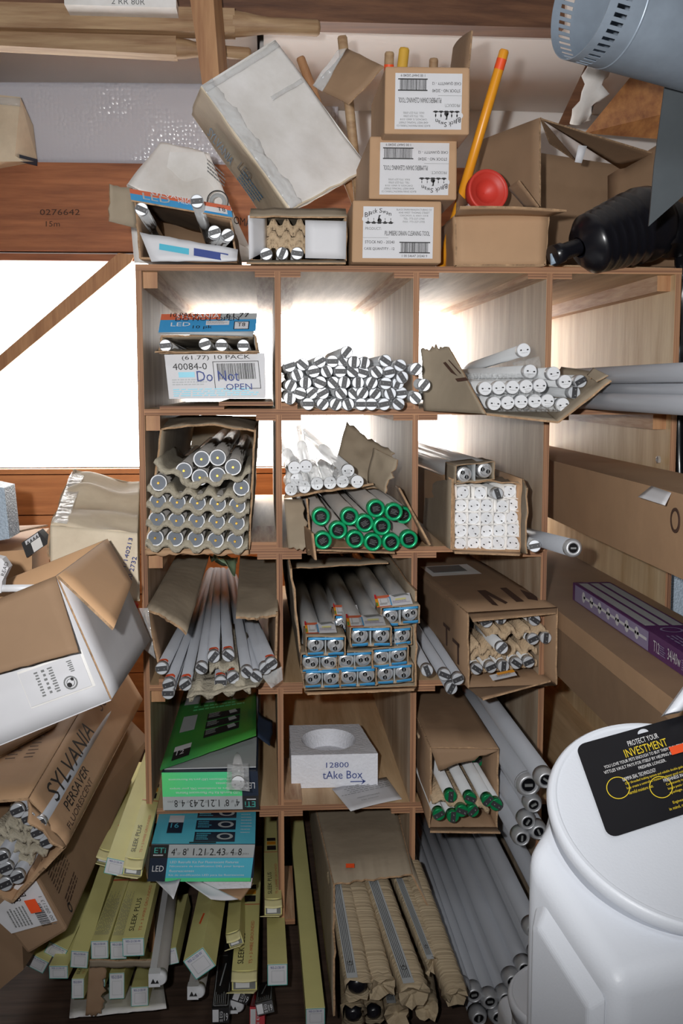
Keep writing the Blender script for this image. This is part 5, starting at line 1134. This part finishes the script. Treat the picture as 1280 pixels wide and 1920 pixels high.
# bare fixtures with white end caps
def fixture(label, near, far, m=None, gap=False):
    r = thing('strip_fixture', label, 'light fixture'); A_, B_ = at(*near), at(*far); ax = (B_-A_).normalized(); x = ax.cross(V((0, 0, 1))).normalized(); z = x.cross(ax)
    mb = MB(); mb.pbox(A_-x*.017+z*.012+ax*.02, x*.013, -z*.024, B_-A_, WHITE); mb.build('metal_channel', r)
    MB().tube(A_+x*.004+ax*.02, B_+x*.004, .0125, m or TUBED).build('tube', r)
    mb = MB(); prof = [(-.001, .0005), (0, .010), (.006, .013), (.028, .013), (.028, .0005)]
    mb.lathe(A_+x*.004, ax, prof, CAPW, 20); mb.pbox(A_-x*.018+z*.013, x*.022, -z*.026, ax*.026, CAPW); mb.build('end_cap', r)
    p = Pr(A_-x*.014+z*.004, x*.016, -z*.01, .0012); p.quad([(0, 1), (.3, 0), (.6, 1)], BLACK); p.quad([(.5, 1), (.8, .3), (1, 1)], BLACK); p.done(r, 'mark'); return r
fixture('bare strip fixture with grey tube and white end, heap front', (296, 1838, 2.04), (330, 1600, 2.8))
fixture('white fixture end poking out under the diamond-turned box', (368, 1862, 2.1), (392, 1740, 2.5))
fixture('white fixture end under the black boxes', (442, 1888, 2.14), (450, 1800, 2.5))
r = tag(MB().sheet(at(130, 1908, 2.12), at(312, 1890, 2.1), at(305, 1840, 2.3), at(135, 1850, 2.3), DIRTY, nu=20, nv=6, th=.003, rag={'v0': .004}, wob=.002).build('cardboard_sheet'), 'dirty white cardboard sheet under the heap of yellow boxes', 'cardboard')
r = tag(MB().sheet(at(168, 1802, 2.12), at(196, 1812, 2.12), at(190, 1900, 2.09), at(160, 1904, 2.09), CARD_D, nu=8, nv=14, rag={'u1': .012, 'v1': .008}, wob=.006, th=.004).build('torn_cardboard'), 'torn brown cardboard strip standing in front of the heap', 'cardboard')
r = tag(MB().sheet(at(168, 1800, 2.11), at(290, 1800, 2.11), at(290, 1812, 2.115), at(168, 1814, 2.115), CARD_G, nu=20, nv=3, rag={'v1': .004}, wob=.003, th=.004).build('cardboard_layer'), 'grey cardboard layer edge between upper and lower fixture boxes', 'cardboard')

# column 2 bottom: carton of corrugated-wrapped lamps
r = thing('wrapped_lamp_carton', 'large grey-brown carton torn open over corrugated-wrapped lamps', 'box')
tl, tr, fr, fl = at(572, 1528, 2.6), at(758, 1522, 2.6), at(772, 1640, 2.27), at(626, 1658, 2.25)
mb = MB(); mb.sheet(fl, fr, tr+V((0, .7, 0)), tl+V((0, .7, 0)), CARD_G, nu=20, nv=8, th=.004, rag={'v0': .012}, seed=4)
mb.sheet(tl+V((0, .7, 0)), fl, at(626, 1905, 1.98), at(590, 1640, 2.6)+V((0, .7, 0)), CARD_G, nu=20, nv=10, th=.004, rag={'v1': .0, 'u1': .03}, seed=6)
mb.sheet(fr, at(830, 1755, 2.2), at(800, 1660, 2.6)+V((0, .5, -.02)), tr+V((0, .5, 0)), CARD_G, nu=10, nv=8, th=.004, rag={'v0': .004}, seed=7); mb.build('body', r)
p = Pr(at(648, 1622, 2.31), at(664, 1622, 2.31)-at(648, 1622, 2.31), at(648, 1630, 2.295)-at(648, 1622, 2.31), .004); p.rect(0, 0, 1, 1, ORANGE, 0); p.mb.build('orange_sticker', r)
CORR = mat('corrugated_wrap', (196, 178, 148), rough=.85, rgb2=(160, 142, 116), scale=1, stretch=(3, 150, 3), bump=.4, bscale=1)
slv = [((672, 1858, 1.99), (638, 1655, 2.3), .052, 'leftmost', True, 1), ((716, 1855, 2.0), (666, 1655, 2.3), .048, 'second', False, 0), ((778, 1868, 1.98), (706, 1652, 2.3), .054, 'third', True, 0), ((815, 1815, 2.08), (750, 1640, 2.35), .036, 'fourth', True, 0), ((856, 1872, 2.0), (778, 1640, 2.35), .046, 'rightmost', False, 0),
       ((662, 1905, 2.0), (655, 1800, 2.3), .044, 'bottom left', False, 1), ((700, 1902, 2.02), (690, 1800, 2.3), .04, 'bottom second', False, 1), ((744, 1905, 2.0), (725, 1800, 2.3), .044, 'bottom third', True, 0), ((800, 1893, 2.04), (790, 1800, 2.3), .044, 'bottom right', False, 0)]
for a, b_, w_, l, stripe, op in slv:
    r = thing('wrapped_lamp', f'lamp in torn corrugated wrap, {l} of the bottom bin carton', 'lamp', 'corrugated-wrapped lamps')
    A_, B_ = at(*a), at(*b_); B_ = A_+(B_-V((0, 0, .012))-A_)*1.12; ax = (B_-A_).normalized(); x = ax.cross(V((0, 0, 1))).normalized(); z = x.cross(ax); L = (B_-A_).length
    n = 16; nv = 40; mb = MB(); G = []; rr = w_*.5
    for j in range(nv+1):
        t = j/nv
        for i in range(n):
            th = 2*math.pi*(i+.5)/n; c, s_ = math.cos(th), math.sin(th); k = (abs(c)**4+abs(s_)**4)**-.25
            q = A_+ax*(L*t)+x*(c*k*rr)+z*(s_*k*rr*.9)
            if j < 6: q += ax*((.022 if j == 0 else .008*(6-j)/6)*noise.noise(V((i*.8, a[0]*.1, 1))))+(x*c+z*s_)*(.009*(1-j/6)*noise.noise(V((i*.9, j*.9, a[0]*.3))))
            q += (x*c+z*s_)*.0012*noise.noise(V((i*.5, j*1.1, a[0])))
            G.append(q)
    mb.add(G, [(j*n+i, j*n+(i+1) % n, (j+1)*n+(i+1) % n, (j+1)*n+i) for j in range(nv) for i in range(n)], CORR, True)
    cen = A_+ax*.02
    if not op: mb.add([A_+ax*.012+(g-A_)*.25 for g in G[:n]]+G[:n], [(i, (i+1) % n, n+(i+1) % n, n+i) for i in range(n)]+[tuple(range(n))], CORR, False)
    mb.build('corrugated_wrap', r)
    if op: MB().lathe(A_+ax*.004, ax, [(0, .0005), (.0, rr*.3), (.004, rr*.55), (.008, rr*.7), (.1, rr*.72)], BLKM, 22).build('lamp_end', r)
    if stripe:
        p = Pr(A_+x*rr*.95*-1+z*rr*.95+ax*.0, ax*(L*.9), x*(rr*.9), .0012); p.N = z; p.rect(0.02, .1, 1, 1, GREYP, 0)
        for q in range(5): p.rect(.06, .2+q*.14, 1, .25+q*.14, BLACK, 1)
        p.text('CE', .12, .3, .04, .5, BLACK, 2); p.done(r, 'printed_strip')

# column 3 bottom: long grey tubes
Zb = lambda l: zoom(l, 2.56, 520, 1560)
gt = [Zb([(945, 788), (1022, 820), (1097, 805), (1130, 722)]), Zb([(890, 765), (968, 900), (1062, 895)]), [(984, 1818, 2.12), (1010, 1795), (1000, 1745), (1045, 1730)]]
bundle(P_BIG, gt, 2.10, 'long grey tube with metal collar in bottom bin, {r}, {n}', 'tube', 'long grey tubes in the bottom bin', rows=['upper row', 'lower row', 'behind the white bin'], back=lambda c, p: V((p.x-.02, 3.4, p.z+.05)), jit=.01)

# ================================================================ left side
# white carton with tan flaps
r = thing('white_open_carton', 'white carton tipped on its corner with tan flaps open', 'box')
Yf = 1.75; TR, BR = at(105, 1080, Yf), at(207, 1311, Yf); dn = BR-TR; left = V((dn.z, 0, -dn.x)).normalized()*.36
if left.x > 0: left = -left
W = V((.018, .42, .0)); TL = TR+left; BL = BR+left
mb = MB(); mb.sheet(TL, TR, BR, BL, CARD_T, nu=8, nv=8, th=.005, inner=WHITE); mb.sheet(TR, TR+W, BR+W, BR, CARD_T, nu=6, nv=8, th=.005, inner=WHITE)
mb.sheet(BL, BR, BR+W, BL+W, WHITE, nu=4, nv=4, th=.005); mb.sheet(TL+W, TR+W, BR+W, BL+W, CARD_T, nu=4, nv=4, th=.005); mb.sheet(TL, TL+W, BL+W, BL, WHITE, nu=4, nv=4, th=.005); mb.build('body', r)
f0 = TR+V((0, -.003, 0))
MB().sheet(f0, f0+left, at(-110, 1290, Yf-.05), at(148, 1223, Yf-.06), CARD_D, nu=14, nv=10, th=.004, rag={'v1': .003}).build('front_flap', r)
MB().sheet(TR+V((.002, 0, 0)), TR+W+V((.002, 0, 0)), at(247, 1093, 1.98), at(212, 1180, 1.70), CARD_T, nu=6, nv=6, th=.004).build('side_flap', r)
p = Pr(at(36, 1262, Yf), at(148, 1222, Yf)-at(36, 1262, Yf), at(60, 1322, Yf)-at(36, 1262, Yf), .004); p.N = V((0, -1, 0)); p.rect(-.02, -.05, 1.06, 1.08, DIRTY, 0)
p.rect(0, 0, 1.02, 1.02, WHITE, 1)
for q, (a_, b_, k_) in enumerate(((.24, .3, 9), (.36, .41, 6), (.46, .54, 10), (.78, .86, 6))):
    for s_ in range(k_): p.rect(a_+(b_-a_)*(s_ % 2)*.2, .1+s_*(.78 if q < 3 else .36)/k_, b_, .1+(s_+.5)*(.78 if q < 3 else .36)/k_, MIDG, 2)
p.disc(.73, .72, .2, MIDG, 2, r0=.16); p.disc(.73, .72, .12, MIDG, 2, r0=.1); p.disc(.71, .76, .07, BLACK, 3); p.disc(.78, .62, .045, BLACK, 3); p.done(r)
o = tag(MB().lathe(at(45, 1110, 1.95), (0, .2, 1), [(0, .0005), (0, .055), (.012, .055), (.012, .045), (.004, .045), (.004, .0005)], CAPW, 32).build('white_spool'), 'round white plastic piece lying inside the white carton', 'spool')
# crushed beige pack behind
r = thing('crushed_wrapped_pack', 'crushed beige wrapped pack with blue print beside shelf', 'package')
a = [at(95, 985, 2.32), at(258, 1000, 2.3), at(262, 1125, 2.28), at(98, 1130, 2.28)]; bk = [at(137, 880, 2.75), at(262, 908, 2.75), at(262, 1090, 2.7), at(120, 1090, 2.7)]
mb = MB(); mb.sheet(*a, CREAM, nu=30, nv=20, th=.004, wob=.016, seed=5, wf=3.2); mb.sheet(a[0], a[1], bk[1], bk[0], CREAM, nu=36, nv=26, th=.004, wob=.03, seed=6, wf=3)
mb.sheet(a[0], bk[0], bk[3], a[3], CARD_G, nu=8, nv=8, th=.004, wob=.01, seed=7); mb.sheet(*bk, CREAM, nu=4, nv=4, th=.004); mb.sheet(a[3], a[2], bk[2], bk[3], CREAM, nu=4, nv=4, th=.004); mb.build('wrapping', r)
MB().sheet(at(100, 980, 2.31), at(135, 880, 2.73), at(160, 885, 2.72), at(125, 985, 2.3), FILM, nu=16, nv=6, wob=.014, seed=5, th=.0006, wf=4).build('torn_film', r)
p = Pr(at(218, 1105, 2.27), at(240, 1005, 2.27)-at(218, 1105, 2.27), at(250, 1110, 2.27)-at(218, 1105, 2.27), .003); p.text('(0)6931/140213', .0, .05, .98, .3, INKBLUE, 0); p.text('4400 2732', .05, .5, .6, .26, INKBLUE, 0); p.done(r, 'lettering')
# tan open carton far left, printed bag, pale corner, red cap
r = thing('tan_open_carton', 'bright tan open carton at left edge below the window', 'box')
MB().sheet(at(-60, 1035, 2.5), at(20, 1000, 2.5), at(90, 985, 2.75), at(-60, 990, 3.0), CARD_T, nu=6, nv=6, th=.004).build('flap', r)
MB().hexa([at(-90, 1040, 2.5), at(60, 1030, 2.5), at(60, 1130, 2.5), at(-90, 1130, 2.5), at(-60, 1000, 3.0), at(92, 990, 3.0), at(92, 1090, 3.0), at(-60, 1090, 3.0)], CARD_T).build('body', r)
r = thing('printed_box_end', 'black and white striped box corner standing in tan carton', 'box')
q = [at(40, 1018, 2.46), at(72, 996, 2.46), at(92, 1018, 2.46), at(50, 1046, 2.46)]
MB().poly(q, BLACK, V((0, .05, 0))).build('body', r); p = Pr(q[0], q[1]-q[0], q[3]-q[0], .002); p.rect(.2, .05, .95, .3, WHITE); p.rect(.45, .35, .98, .98, DIRTY)
for k in range(4): p.quad([(.3+k*.17, .28), (.38+k*.17, .1), (.42+k*.17, .28)], BLACK, 3)
p.done(r)
tag(MB().hexa([at(-40, 905, 2.4), at(8, 915, 2.4), at(18, 1010, 2.4), at(-40, 1020, 2.4)]+[p_+V((0, .1, 0)) for p_ in (at(-40, 905, 2.4), at(8, 915, 2.4), at(18, 1010, 2.4), at(-40, 1020, 2.4))], PANELB).build('pale_box'), 'pale blue box corner at the left picture edge', 'box')
r = thing('curved_white_box', 'white printed box with curved cut edge, far left', 'box')
MB().poly([at(-30, 1040, 1.9), at(4, 1048, 1.9), at(16, 1065, 1.9), at(4, 1090, 1.9), at(2, 1112, 1.9), at(-30, 1112, 1.9)], WHITE, V((0, .03, 0))).build('body', r)
p = Pr(at(2, 1078, 1.9), at(10, 1052, 1.9)-at(2, 1078, 1.9), V((.006, 0, -.002)), .001); p.text('READ', 0, 0, 1, 1, BLACK); p.done(r, 'lettering')
r = tag(MB().lathe(at(243, 1152, 2.3), (.3, -.1, 1), [(0, .0005), (0, .013), (.026, .013), (.028, .010), (.028, .0005)], REDR, 20).build('red_cap'), 'small red cap visible behind the white carton corner', 'cap')
# Sylvania carton
r = thing('lettered_tube_carton', 'long brown carton with big black lettering leaning left of shelf', 'box')
Yn, Yb = 1.95, 2.95
n4 = [at(53, 1498, Yn), at(122, 1587, Yn), at(22, 1692, Yn), at(-150, 1600, Yn)]; n5 = at(-150, 1515, Yn)
f4 = [at(215, 1225, Yb), at(266, 1312, Yb), at(200, 1380, Yb), at(60, 1330, Yb)]; f5 = at(60, 1235, Yb)
mb = MB()
mb.sheet(n4[0], n4[1], f4[1], f4[0], CARD, nu=8, nv=20, th=.005, rag={'v0': .02}, wob=.004, seed=5, wf=.7)
mb.sheet(n4[1], n4[2], f4[2], f4[1], CARD, nu=8, nv=8, th=.005, rag={'v0': .01}); mb.sheet(n4[2], n4[3], f4[3], f4[2], CARD, nu=4, nv=4, th=.005)
mb.sheet(n5, n4[0], f4[0], f5, CARD, nu=12, nv=12, th=.005, rag={'v0': .006}); mb.sheet(n4[3], n5, f5, f4[3], CARD, nu=4, nv=4, th=.005)
mb.add(f4+[f5], [(0, 1, 2, 3, 4)], CARD); mb.build('body', r)
MB().sheet(n4[1]+V((.002, 0, 0)), n4[0], n4[0]+(n4[1]-n4[0])*.1+V((-.0, -.03, -.02)), n4[1]+V((.0, -.035, .01)), CARD, nu=10, nv=4, rag={'v1': .01}, wob=.006, seed=7).build('torn_flap', r)
g = f4[0]-n4[0]; hgt = n4[1]-n4[0]
p = Pr(n4[0]+g*.03, g*.95, hgt, .006); p.text('SYLVANIA', .05, .14, .42, .34, BLACK, 0); p.text('SUPER', .6, .12, .22, .3, BROWNINK, 0); p.text('SAVER', .84, .12, .14, .2, BROWNINK, 0); p.text('PERSAVER', .07, .58, .22, .18, BLACK, 0); p.text('FLUORESCENT', .02, .82, .25, .11, BROWNINK, 0); p.done(r, 'lettering')
g2 = n4[0]-n5; mb = MB(); p = Pr(n5+(f5-n5)*.72, g2, (f5-n5)*-.68, .006)
for a_, b__ in ((.35, .5), (.55, .68), (.74, .85)): p.lines(a_, .42, b__, .78, 12, BROWNINK, 0, seed=int(a_*50), fill=.3)
p.done(r, 'printed_notes')
MB().sheet(n5.lerp(f5, .02)+V((0, 0, .008)), n4[0].lerp(f4[0], .38)+V((-.03, 0, .008)), f4[0]+V((-.06, 0, .010)), f5+V((0, 0, .01)), CARD, nu=8, nv=8, rag={'u1': .004}, th=.004).build('top_flap', r)
# tubes and trays in its mouth
Zl = lambda l: zoom(l, 3.765, 0, 1300)
for i, (x, y) in enumerate(Zl([(120, 830), (200, 885), (275, 920), (265, 985), (330, 1050), (40, 1240), (120, 1300), (35, 1350), (10, 1160)])):
    a_ = at(x, y, 1.935); dup(P_T8, frame(a_, a_+(f4[1]-n4[1])*1., .4) @ Matrix.Diagonal((1, .7, 1, 1)), f'silver tube end in the mouth of the lettered carton, {ORD[i]}, counted downward' if i < 5 else f'silver tube end low in the lettered carton mouth, {ORD[i-5]}, counted from centre', 'tube', 'tubes in the lettered carton')
for i, (a_, b__) in enumerate((((-60, 1010), (190, 830)), ((-60, 1110), (240, 900)), ((-60, 1190), (270, 985)), ((-40, 1260), (290, 1060)))):
    (x0, y0), (x1, y1) = Zl([a_, b__]); tray(f'pulp tray in the lettered carton mouth, {ORD[i]} from top', at(x0, y0+4, 1.98), at(x1, y1+8, 1.98), (f4[1]-n4[1])*.3, 3, .010, m=PULP, hang=.010, seed=i, group='trays in the lettered carton')
# lower carton with label
r = thing('labelled_brown_carton', 'brown carton with torn white barcode label on its end, lower left', 'box')
Yn = 2.0
e = [at(61, 1627, Yn), at(127, 1745, Yn), at(52, 1790, Yn), at(-60, 1650, Yn)]
ff = [at(198, 1300, 3.0), at(281, 1385, 3.0), at(235, 1430, 3.0), at(150, 1330, 3.0)]
mb = MB(); mb.hexa([e[3], e[0], e[1], e[2]]+[ff[3], ff[0], ff[1], ff[2]], CARD_D); o = mb.build('body', r); m = o.modifiers.new('soft_edges', 'BEVEL'); m.width = .006; m.segments = 2
u_ = (e[0]-e[1]); d_ = (e[0]-e[3])*.85; p = Pr(e[1]-d_-u_*-.12-(e[0]-e[3])*.03, u_*.72, d_, .006); p.N = V((0, -1, 0))
p.quad([(.02, .1), (.1, .98), (.98, 1), (.96, .5), (.8, .45), (.6, .1), (.3, 0)], WHITE, 0); p.bars(.08, .70, .55, .88, BLACK, 18, 1, 4); p.rect(.4, .66, .68, .86, ORANGE, 2); p.lines(.15, .25, .6, .6, 6, MIDG, 1, seed=8); p.text('E', .74, .62, .06, .1, BLACK, 1); p.text('8', .66, .48, .07, .12, BLACK, 1); p.text('1 00 08213 1', .08, .91, .6, .06, MIDG, 1); p.done(r)
p = Pr(e[0]+(ff[0]-e[0])*.02, (ff[0]-e[0])*.5, e[1]-e[0], .007); p.lines(.02, .05, .6, .6, 11, BROWNINK, 0, seed=4, fill=.3); p.lines(.05, .7, .5, .85, 3, BROWNINK, 0, seed=5); p.disc(.05, .85, .07, BLACK, 0, r0=.045); p.done(r, 'printed_notes')
r = tag(MB().hexa([at(-60, 1690, 2.06), at(40, 1735, 2.06), at(44, 1818, 2.06), at(-60, 1905, 2.06)]+[q+V((.1, .9, 0)) for q in (at(-60, 1690, 2.06), at(40, 1735, 2.06), at(44, 1818, 2.06), at(-60, 1905, 2.06))], CARD_D).build('dark_brown_carton'), 'dark brown carton on the floor at the lower left edge', 'box')

# ================================================================ white bins
def lid_parts(r, c, N, R_, tick):
    MB().lathe(c-N*.03, N, [(0, R_*.9), (.004, R_*.955), (.014, R_*.955), (.018, R_*.985), (.026, R_), (.032, R_*.992), (.036, R_*.97), (.036, R_*.945), (.034, R_*.93), (.034, .0005)], BIN, 96).build('lid', r)
def slant_bin(label, foot, zf, slope, yf, c_px, cy_, R_):
    "bin whose top slants toward the front, with a round screw lid on the slant"
    r = thing('storage_bin', label, 'bin')
    n = len(foot); up = [V((x, y, zf+slope*(y-yf))) for x, y in foot]; lo = [V((x, y, .0)) for x, y in foot]
    mb = MB(); mb.add(up+lo, [tuple(range(n))[::-1], tuple(range(n, 2*n))]+[(i, (i+1) % n, n+(i+1) % n, n+i) for i in range(n)], BIN)
    o = mb.build('body', r); m = o.modifiers.new('round_edges', 'BEVEL'); m.width = .022; m.segments = 5; m.limit_method = 'NONE'
    for p_ in o.data.polygons: p_.use_smooth = True
    N = V((.10, -slope, 1)).normalized()
    return r, N
foot = [(0.350, 1.050), (0.292, 1.201), (0.334, 1.253), (.42, 1.33), (.60, 1.35), (.68, 1.28), (.66, 1.10)]
r, N = slant_bin('large white pet food bin with black label on its lid, lower right', foot, .695, .52, 1.05, None, None, None)
d0 = at(1274, 1537, 1.0); vdir = (d0-V((0, 0, CZ)))
def onlid(px, py, lift=0.):
    d = at(px, py, 1.0)-V((0, 0, CZ)); P0 = LC+N*lift
    t = (P0-V((0, 0, CZ))).dot(N)/d.dot(N); return V((0, 0, CZ))+d*t
LC = V((0, 0, CZ))+vdir*1.215
RL = .156
lid_parts(r, LC, N, RL, 0)
MB().lathe(LC-N*.10, N, [(0, RL*.9), (.075, RL*.92)], BIN, 72).build('neck', r)
# raised panel in the left side face
e = V((foot[1][0]-foot[0][0], foot[1][1]-foot[0][1], 0)); nn = V((-e.y, e.x, 0)).normalized(); nn = -nn if nn.x > 0 else nn
def sp(u, z): return V((foot[0][0], foot[0][1], 0))+e*u+V((0, 0, z))
zt = lambda u: .695+.52*(foot[0][1]+e.y*u-1.05)
A_ = [sp(.08, zt(.08)-.03)+nn*.0, sp(.74, zt(.74)-.03), sp(.86, zt(.86)-.05), sp(.86, .50), sp(.78, .46), sp(.10, .44)]
B_ = [sp(.15, zt(.15)-.05)+nn*.013, sp(.72, zt(.72)-.05)+nn*.013, sp(.79, zt(.8)-.062)+nn*.013, sp(.79, .51)+nn*.013, sp(.73, .475)+nn*.013, sp(.17, .46)+nn*.013]
mb = MB(); mb.add([q+nn*.0005 for q in A_]+B_, [(i, (i+1) % 6, 6+(i+1) % 6, 6+i) for i in range(6)]+[tuple(range(6, 12))], BIN)
o = mb.build('raised_side_panel', r); m = o.modifiers.new('soft_edges', 'BEVEL'); m.width = .004; m.segments = 3; m.limit_method = 'NONE'
# front panel
e2 = V((foot[-1][0]-foot[0][0], foot[-1][1]-foot[0][1], 0)); n2 = V((e2.y, -e2.x, 0)).normalized()
def fp(u, z, d): return V((foot[0][0], foot[0][1], 0))+e2*u+V((0, 0, z))+n2*d
mb = MB(); A_ = [fp(.14, .63, .0005), fp(.86, .64, .0005), fp(.86, .3, .0005), fp(.14, .3, .0005)]; B_ = [fp(.18, .612, .008), fp(.82, .622, .008), fp(.82, .32, .008), fp(.18, .32, .008)]
mb.add(A_+B_, [(i, (i+1) % 4, 4+(i+1) % 4, 4+i) for i in range(4)]+[(4, 5, 6, 7)], BIN); o = mb.build('raised_front_panel', r); m = o.modifiers.new('soft_edges', 'BEVEL'); m.width = .004; m.segments = 3; m.limit_method = 'NONE'
# black card label lying on the lid
LBL = mat('glossy_black_label', (24, 24, 28), rough=.3, var=.05)
O_ = onlid(1078, 1398, .0085); U_e = onlid(1400, 1308, .0085); D_e = onlid(1140, 1573, .0085)
p = Pr(O_, U_e-O_, D_e-O_, .0004); p.N = N
pts = []
for cxx, cyy, a0 in ((.05, .09, 180), (.95, .09, 270), (.95, .91, 0), (.05, .91, 90)):
    for k in range(7):
        t = math.radians(a0+15*k); pts.append((cxx+.05*math.cos(t), cyy+.09*math.sin(t)))
p.quad(pts, LBL, 0); p.mb.build('black_label', r)
YT = mat('yellow_lettering', (232, 204, 50), var=.02); WT = mat('white_lettering', (232, 232, 232), var=.02)
p = Pr(O_, U_e-O_, D_e-O_, .0004); p.N = N
p.text('PROTECT YOUR', .26, .115, .17, .06, WT, 1); p.text('INVESTMENT', .225, .195, .235, .09, YT, 1)
p.text('YOU LOVE YOUR PETS ENOUGH TO BUY THEM THE VERY BEST.', .10, .30, .47, .034, WT, 1); p.text('VITTLES VAULT PAYS FOR ITSELF BY HELPING KEEP THEIR FOOD', .09, .355, .50, .034, WT, 1); p.text('FRESHER LONGER.', .265, .41, .15, .034, WT, 1)
p.text('GAMMA SEAL TECHNOLOGY', .165, .475, .18, .04, WT, 1)
for k, t in enumerate(('Our threaded locking system and reliable double gaskets', 'help create a controlled moisture balance: good moisture in,', 'harmful moisture out.')): p.text(t, .17, .53+k*.048, (.33, .35, .13)[k], .034, YT, 1)
p.text('FRESHNESS IN, PESTS OUT', .36, .61, .2, .04, WT, 1)
for k, t in enumerate(('Consistently locks in freshness', 'keeps pests away stops', 'spoilage.')): p.text(t, .365, .66+k*.045, (.19, .15, .07)[k], .033, YT, 1)
p.text('Engineered with strength', .36, .85, .18, .035, YT, 1); p.text('in mind, made with food safe', .33, .90, .22, .035, YT, 1)
p.disc(.13, .56, .115, YT, 1, r0=.107, n=36); p.disc(.335, .68, .115, YT, 1, r0=.107, n=36); p.done(r, 'lettering')
p = Pr(O_, U_e-O_, D_e-O_, .0004); p.N = N; p.rect(.455, .31, .545, .40, ORANGE, 3); p.mb.build('orange_sticker', r)
p = Pr(O_, U_e-O_, D_e-O_, .0004); p.N = N; p.quad([(.36+.03*math.cos(math.pi*k/8), .075-.045*math.sin(math.pi*k/8)) for k in range(9)], BIN, 2); p.mb.build('hang_hole', r)
MB().sheet(at(1242, 1342, 1.36), at(1275, 1335, 1.36), at(1330, 1262, 1.38), at(1300, 1262, 1.38), BIN, nu=4, nv=8, th=.02, bend=.006).build('lid_grip', r)
# second bin
foot2 = [(.400, 1.56), (.390, 1.80), (.62, 1.80), (.66, 1.56)]
r, N = slant_bin('second white bin, mostly hidden behind the nearest one, on floor', foot2, .255, .0, 1.5, None, None, None)
c = V((.512, 1.68, .305)); lid_parts(r, c, V((0, 0, 1)), .125, 0); MB().lathe(c-V((0, 0, .07)), V((0, 0, 1)), [(0, .118), (.05, .116)], BIN, 60).build('neck', r)

# ================================================================ finish: put every group's origin at its base
for o in ROOTS:
    ks = KIDS.get(o, [])
    if not ks: continue
    bb = [WL[k]+V(v.co) for k in ks for v in (k.data.vertices[i] for i in range(0, len(k.data.vertices), max(1, len(k.data.vertices)//400)))]
    base = V(((min(q.x for q in bb)+max(q.x for q in bb))/2, (min(q.y for q in bb)+max(q.y for q in bb))/2, min(q.z for q in bb)))
    o.location = base
    for k in ks: k.location = WL[k]-base
